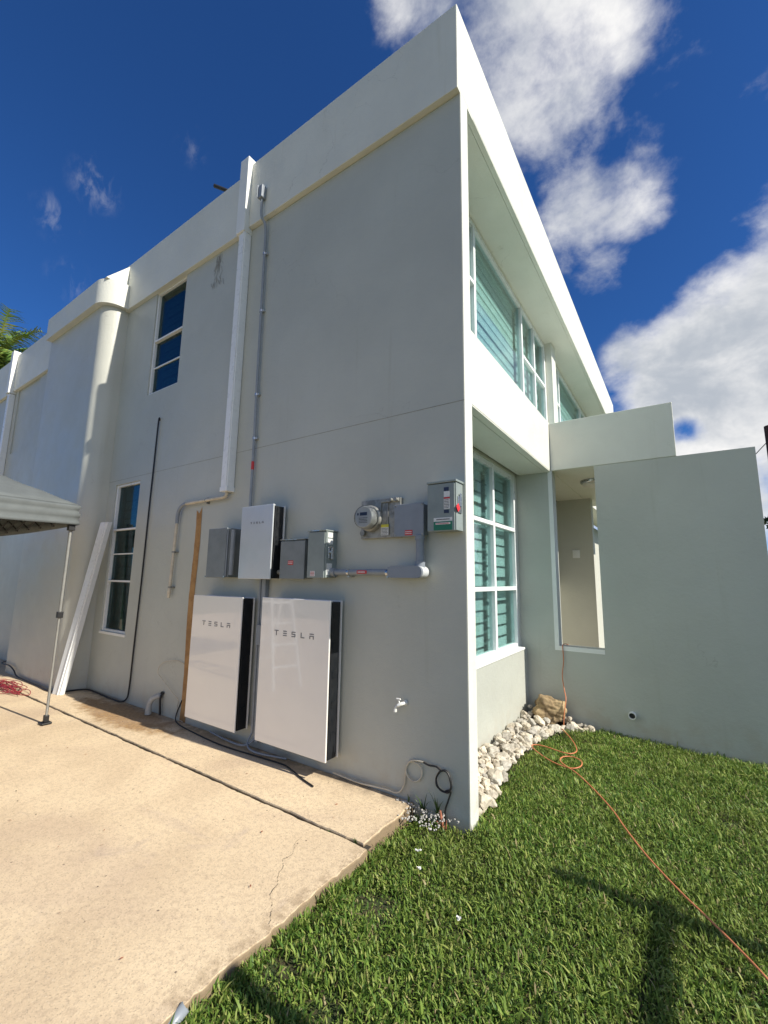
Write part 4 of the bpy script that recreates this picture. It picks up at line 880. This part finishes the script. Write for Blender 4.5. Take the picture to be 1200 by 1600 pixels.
# dead leaf litter
b = MB(); r_ = random.Random(91)
for k in range(46):
    x, y = (r_.uniform(-4.2, -.5), r_.uniform(-2.2, -.12)); a = r_.random() * 6.28; L = r_.uniform(.004, .013); d = Vector((math.cos(a), math.sin(a), 0)) * L; pv = Vector((-math.sin(a), math.cos(a), 0)) * L * .35; c0 = Vector((x, y, .007))
    b.add([c0 - d, c0 + pv + Vector((0, 0, .002)), c0 + d, c0 - pv], [(0, 1, 2, 3)])
tag(b.build('leaf_litter', 'dry_stem'), 'tiny dry leaf flecks scattered over the concrete', 'leaf litter', kind='stuff')
# ------------------------------------------------------------------ grass blades
def grass(name, n, region, seed, hmin, hmax, wmin, wmax, label, lift=.034):
    g_ = np.random.default_rng(seed); x, y = region(g_, n); n = len(x)
    h = g_.uniform(hmin, hmax, n) * (1 - .2 * (g_.random(n) < .3)); wd = g_.uniform(wmin, wmax, n); a = g_.uniform(0, 2 * np.pi, n); lean = g_.uniform(.2, 1.45, n)
    # tufty direction field so that neighbours lean alike
    cl = .5 + .5 * np.sin(x * 9 + 2 * np.sin(y * 7)) * np.cos(y * 8.3 + 1.5 * np.sin(x * 6)); h = h * (.72 + .5 * cl)
    patch_ = np.exp(-(((x + .12) / .10) ** 2 + ((y + .78) / .09) ** 2)); h = h * (1 - .65 * patch_)
    z0 = np.array([soil_z(float(p_), float(q_)) for p_, q_ in zip(x, y)]) - .004 + g_.random(n) ** 1.3 * lift
    dx, dy = np.cos(a), np.sin(a); sx_, sy_ = -dy * wd / 2, dx * wd / 2
    us = np.array([0, .35, .7, 1.0]); ws = np.array([.45, 1.0, .8, .0]); V = np.zeros((n, 7, 3)); idx = 0
    tw = g_.uniform(-.6, .6, n)
    for k, (u, w_) in enumerate(zip(us, ws)):
        off = h * lean * (u ** 1.7) * .75; zz = z0 + h * (u - .36 * lean * u * u)
        px, py = x + dx * off, y + dy * off
        if k < 3:
            V[:, idx] = np.stack([px - sx_ * w_, py - sy_ * w_, zz - tw * wd * .3 * u], 1); V[:, idx + 1] = np.stack([px + sx_ * w_, py + sy_ * w_, zz + tw * wd * .3 * u], 1); idx += 2
        else: V[:, idx] = np.stack([px, py, zz], 1)
    me = bpy.data.meshes.new(name); nv = n * 7; me.vertices.add(nv); me.vertices.foreach_set('co', V.reshape(-1).astype(np.float32))
    base = (np.arange(n) * 7)[:, None]; quads = np.concatenate([base + np.array([0, 1, 3, 2]), base + np.array([2, 3, 5, 4])], 1); tris = base + np.array([4, 5, 6])
    li = np.concatenate([quads, tris], 1).reshape(-1); me.loops.add(len(li)); me.loops.foreach_set('vertex_index', li.astype(np.int32))
    me.polygons.add(3 * n); st = (np.arange(n) * 11)[:, None] + np.array([0, 4, 8]); me.polygons.foreach_set('loop_start', st.reshape(-1).astype(np.int32))
    me.polygons.foreach_set('use_smooth', np.ones(3 * n, bool)); me.update(calc_edges=True)
    at_ = me.attributes.new('rnd', 'FLOAT', 'POINT'); at_.data.foreach_set('value', np.repeat(g_.random(n), 7).astype(np.float32))
    me.materials.append(M['blade']); o = bpy.data.objects.new(name, me); col.objects.link(o); return tag(o, label, 'grass', kind='stuff')
def reg(x0, x1, y0, y1):
    def f(g_, n):
        x = g_.uniform(x0, x1, n); y = g_.uniform(y0, y1, n)
        dn_ = .5 + .28 * np.sin(x * 13 + 3 * np.sin(y * 5.1)) * np.cos(y * 11 + 2 * np.sin(x * 7)) + .22 * np.sin(x * 31 + y * 17) * np.cos(y * 37 - x * 11); kp = g_.random(n) < .45 + .6 * dn_; x, y = x[kp], y[kp]
        for bx_, by_, br_ in ((-.13, -.80, .13), (.02, -1.30, .10), (1.55, .35, .16), (.62, -.95, .08), (1.30, 1.10, .10), (-.22, -1.25, .07)):
            kp = (((x - bx_) ** 2 + (y - by_) ** 2) > br_ ** 2 * g_.random(len(x)) ** .5) | (g_.random(len(x)) < .3); x, y = x[kp], y[kp]
        n = len(x)
        edge = np.interp(y, [-9, -.02, .0, .15, .55, .9, 1.3, 1.6, 1.95, 2.2, 2.38], [-.35, -.35, .01, .0, -.01, -.05, -.06, -.05, .02, .22, .41])
        ok = x > edge - .012 + g_.normal(0, .022, n); ok &= ~((x < -.02) & (y > -.015) & (y < .14)); ok &= ~((x < .0) & (y > -.01) & (y < .2))
        ok &= ~((x < -.10) & (y > -.20) & (g_.random(n) < .40)); return x[ok], y[ok]
    return f
grass('grass', 165000, reg(-.40, 1.9, -2.1, .7), 1, .016, .040, .003, .0082, 'thick green lawn grass in front of the house corner')
grass('grass', 92000, reg(-.1, 2.6, .7, 2.385), 2, .018, .040, .0035, .007, 'finer green lawn grass beside the entry wall')
grass('grass', 60000, reg(-.36, 6.0, -6.0, 2.38), 3, .03, .06, .006, .012, 'sparse green grass over the rest of the front lawn')

def clumps(g_, n):
    cx_ = g_.uniform(-.3, 1.8, 150); cy_ = g_.uniform(-2.0, 2.2, 150); k = g_.integers(0, 150, n)
    x = cx_[k] + g_.normal(0, .03, n); y = cy_[k] + g_.normal(0, .03, n); ok = (x > -.34) & ((y < -.05) | (x > .12)) & (y < 2.36); return x[ok], y[ok]
def edge_(g_, n):
    y = g_.uniform(-4.5, -.05, n); x = np.where(y > -.12, -.33, -.322) + np.abs(g_.normal(0, .016, n)); k = np.sin(y * 21) + np.sin(y * 47 + 1) > -.9 + .8 * g_.random(n); return x[k], y[k]
grass('grass', 5200, edge_, 5, .045, .085, .004, .008, 'longer grass leaning over the edge of the concrete patio', .02)
grass('grass', 4200, clumps, 4, .04, .085, .006, .0105, 'coarser broad-leaved grass clumps in the front lawn', .01)
# ------------------------------------------------------------------ palm, tree, pole, fence
def palm(x, y, z, hgt):
    r = thing('palm_tree', (x, y, z), 'green palm tree with drooping fronds rising behind the far end of the house', 'palm tree')
    b = MB(); pts = [(x + .25 * math.sin(k * .3), y, z + hgt * k / 12) for k in range(13)]; b.tube(pts, [.20 - .05 * k / 12 for k in range(13)], 12); b.build('trunk', 'bark', r)
    r_ = random.Random(8); top = Vector(pts[-1])
    b = MB()
    for k in range(46):
        a = k * 2.39996; el = R(75) - k / 46 * R(120); L = r_.uniform(1.7, 2.2); d = Vector((math.cos(a) * math.cos(el), math.sin(a) * math.cos(el), math.sin(el)))
        p_ = top.copy(); spine = [p_.copy()]
        for j in range(14): p_ = p_ + d * (L / 14); d = (d + Vector((0, 0, -.085))).normalized(); spine.append(p_.copy())
        b.tube(spine, [.022 * (1 - .8 * j / 14) + .003 for j in range(15)], 4)
        for j in range(2, 15):
            dd = (spine[j] - spine[j - 1]).normalized(); sd_ = dd.cross(Vector((0, 0, 1))).normalized()
            for m_ in range(3):
                base = spine[j - 1] + (spine[j] - spine[j - 1]) * (m_ / 3)
                ll = .55 * math.sin(math.pi * (j + m_ / 3) / 17) ** .6 + .08
                for s_ in (-1, 1):
                    e = (sd_ * s_ * .8 + dd * .55 + Vector((0, 0, r_.uniform(-.55, .05)))).normalized() * ll * r_.uniform(.8, 1.1); wv = dd * .020
                    b.add([base - wv, base + wv, base + e * .6 + wv * .8 + Vector((0, 0, -.02)), base + e + Vector((0, 0, -.10)), base + e * .6 - wv * .8], [(0, 1, 2, 4), (4, 2, 3)])
    b.build('crown', 'frond', r)
palm(-16.9, 1.1, -.2, 8.5)
def tree(x, y, z, hgt, rad, seed, label, n=2600):
    r = thing('tree', (x, y, z), label, 'tree'); r_ = random.Random(seed)
    b = MB(); b.tube([(x, y, z), (x + .05, y, z + hgt * .3), (x, y + .05, z + hgt * .6)], [.13, .10, .05], 8)
    for k in range(9):
        a = k * 2.4; s0 = Vector((x, y, z + hgt * (.3 + .04 * k))); e = s0 + Vector((math.cos(a) * rad * .8, math.sin(a) * rad * .8, hgt * .22)); b.tube([s0, (s0 + e) / 2 + Vector((0, 0, .1)), e], [.05, .03, .012], 6)
    b.build('trunk', 'bark', r); b = MB()
    cl = [(Vector((x + r_.gauss(0, rad * .45), y + r_.gauss(0, rad * .45), z + hgt * .68 + r_.gauss(0, hgt * .15))), rad * r_.uniform(.2, .42)) for _ in range(26)]
    for k in range(n):
        c0, q_ = cl[k % 26]; d = Vector((r_.gauss(0, 1), r_.gauss(0, 1), r_.gauss(0, 1))).normalized() * q_ * r_.random() ** .4; p_ = c0 + d; s_ = r_.uniform(.05, .11)
        u = Vector((r_.gauss(0, 1), r_.gauss(0, 1), r_.gauss(0, 1))).normalized() * s_; v_ = u.orthogonal().normalized() * s_ * .5; b.add([p_ - u, p_ + v_, p_ + u, p_ - v_], [(0, 1, 2, 3)])
    b.build('crown', 'leafy', r)
tree(3.75, 13.2, -.12, 3.6, .75, 4, 'small leafy tree beyond the right end of the entry wall', 1600)
tree(.55, 12.5, -.12, 2.0, .6, 6, 'low shrubby tree glimpsed through the entry opening', 900)
r = thing('utility_pole', (3.72, 14, -.2), 'dark brown wooden utility pole at the right edge beyond the entry wall', 'utility pole')
b = MB(); b.tube([(3.72, 14, -.2), (3.66, 14, 6.1)], [.17, .15], 14); b.build('post', 'pole', r)
b = MB(); b.tube(smooth_path([(3.62, 14, 5.7), (2.5, 15, 4.6), (1.2, 17, 4.0), (-.8, 20, 4.4)], 6), .012, 5); b.build('wire', 'black', r)
b = MB(); b.bbox(3.50, 3.62, 13.86, 14.1, 3.3, 4.0, .02); b.build('pole_bracket', 'black', r)
# far garden wall seen through the opening
r = thing('garden_wall', (1.5, 15.5, -.12), 'low white garden wall beyond the entry porch', 'wall')
b = MB(); b.bbox(-8, 9, 15.4, 15.6, -.2, 1.6, .01); b.bbox(-8.02, 9.02, 15.36, 15.64, 1.601, 1.66, .01); b.build('wall_face', 'trim', r)
# stepladder standing on the patio, outside the frame, mirrored in the glossy cabinets
r = thing('stepladder', (-3.5, -2.0, 0), 'white stepladder standing on the patio beside the canopy tent', 'stepladder')
for f0, f1, tp0, tp1 in (((-3.22, -1.66, .0), (-3.10, -2.02, .0), (-3.62, -1.86, 1.62), (-3.56, -2.12, 1.62)), ((-4.05, -1.80, 0), (-3.98, -2.28, 0), (-3.66, -1.87, 1.62), (-3.60, -2.13, 1.62))):
    f0, f1, tp0, tp1 = map(Vector, (f0, f1, tp0, tp1)); b = MB(); b.tube([f0, tp0], .022, 6); b.build('rail', 'alu', r); b = MB(); b.tube([f1, tp1], .022, 6); b.build('rail', 'alu', r)
    for k in range(1, 6): u = k / 6; b = MB(); b.tube([f0.lerp(tp0, u), f1.lerp(tp1, u)], .016, 6); b.build('step', 'alu', r)
b = MB(); b.bbox(-3.70, -3.52, -2.2, -1.8, 1.61, 1.65, .006); b.build('top_cap', 'alu', r)
# clothes-line posts outside the frame to the right: their shadows cross the lawn
def post_at(x, y, h, label, arm=None):
    r = thing('line_post', (x, y, -.08), label, 'post', 'clothes-line posts on the lawn')
    b = MB(); b.tube([(x, y, -.15), (x, y, h)], .042, 12); b.build('upright', 'galv', r)
    if arm: b = MB(); b.tube([(x, arm[0], h - .37), (x, arm[1], h - .37)], .034, 10); b.build('crossbar', 'galv', r)
K = 1 / math.tan(EL)
def caster(tipx, tipy, h): return tipx + h * K * math.cos(AL), tipy + h * K * math.sin(AL)
px, py = caster(.56, -.10, 1.75); post_at(px, py, 1.75, 'tall clothes-line post with a crossbar at the right side of the lawn', (py - 1.0, py + .1))
px, py = caster(-.30, -1.42, 1.7); post_at(px, py, 1.7, 'plain clothes-line post nearer the camera at the right side of the lawn')

for o in bpy.data.objects:
    if '_b' in o: del o['_b']
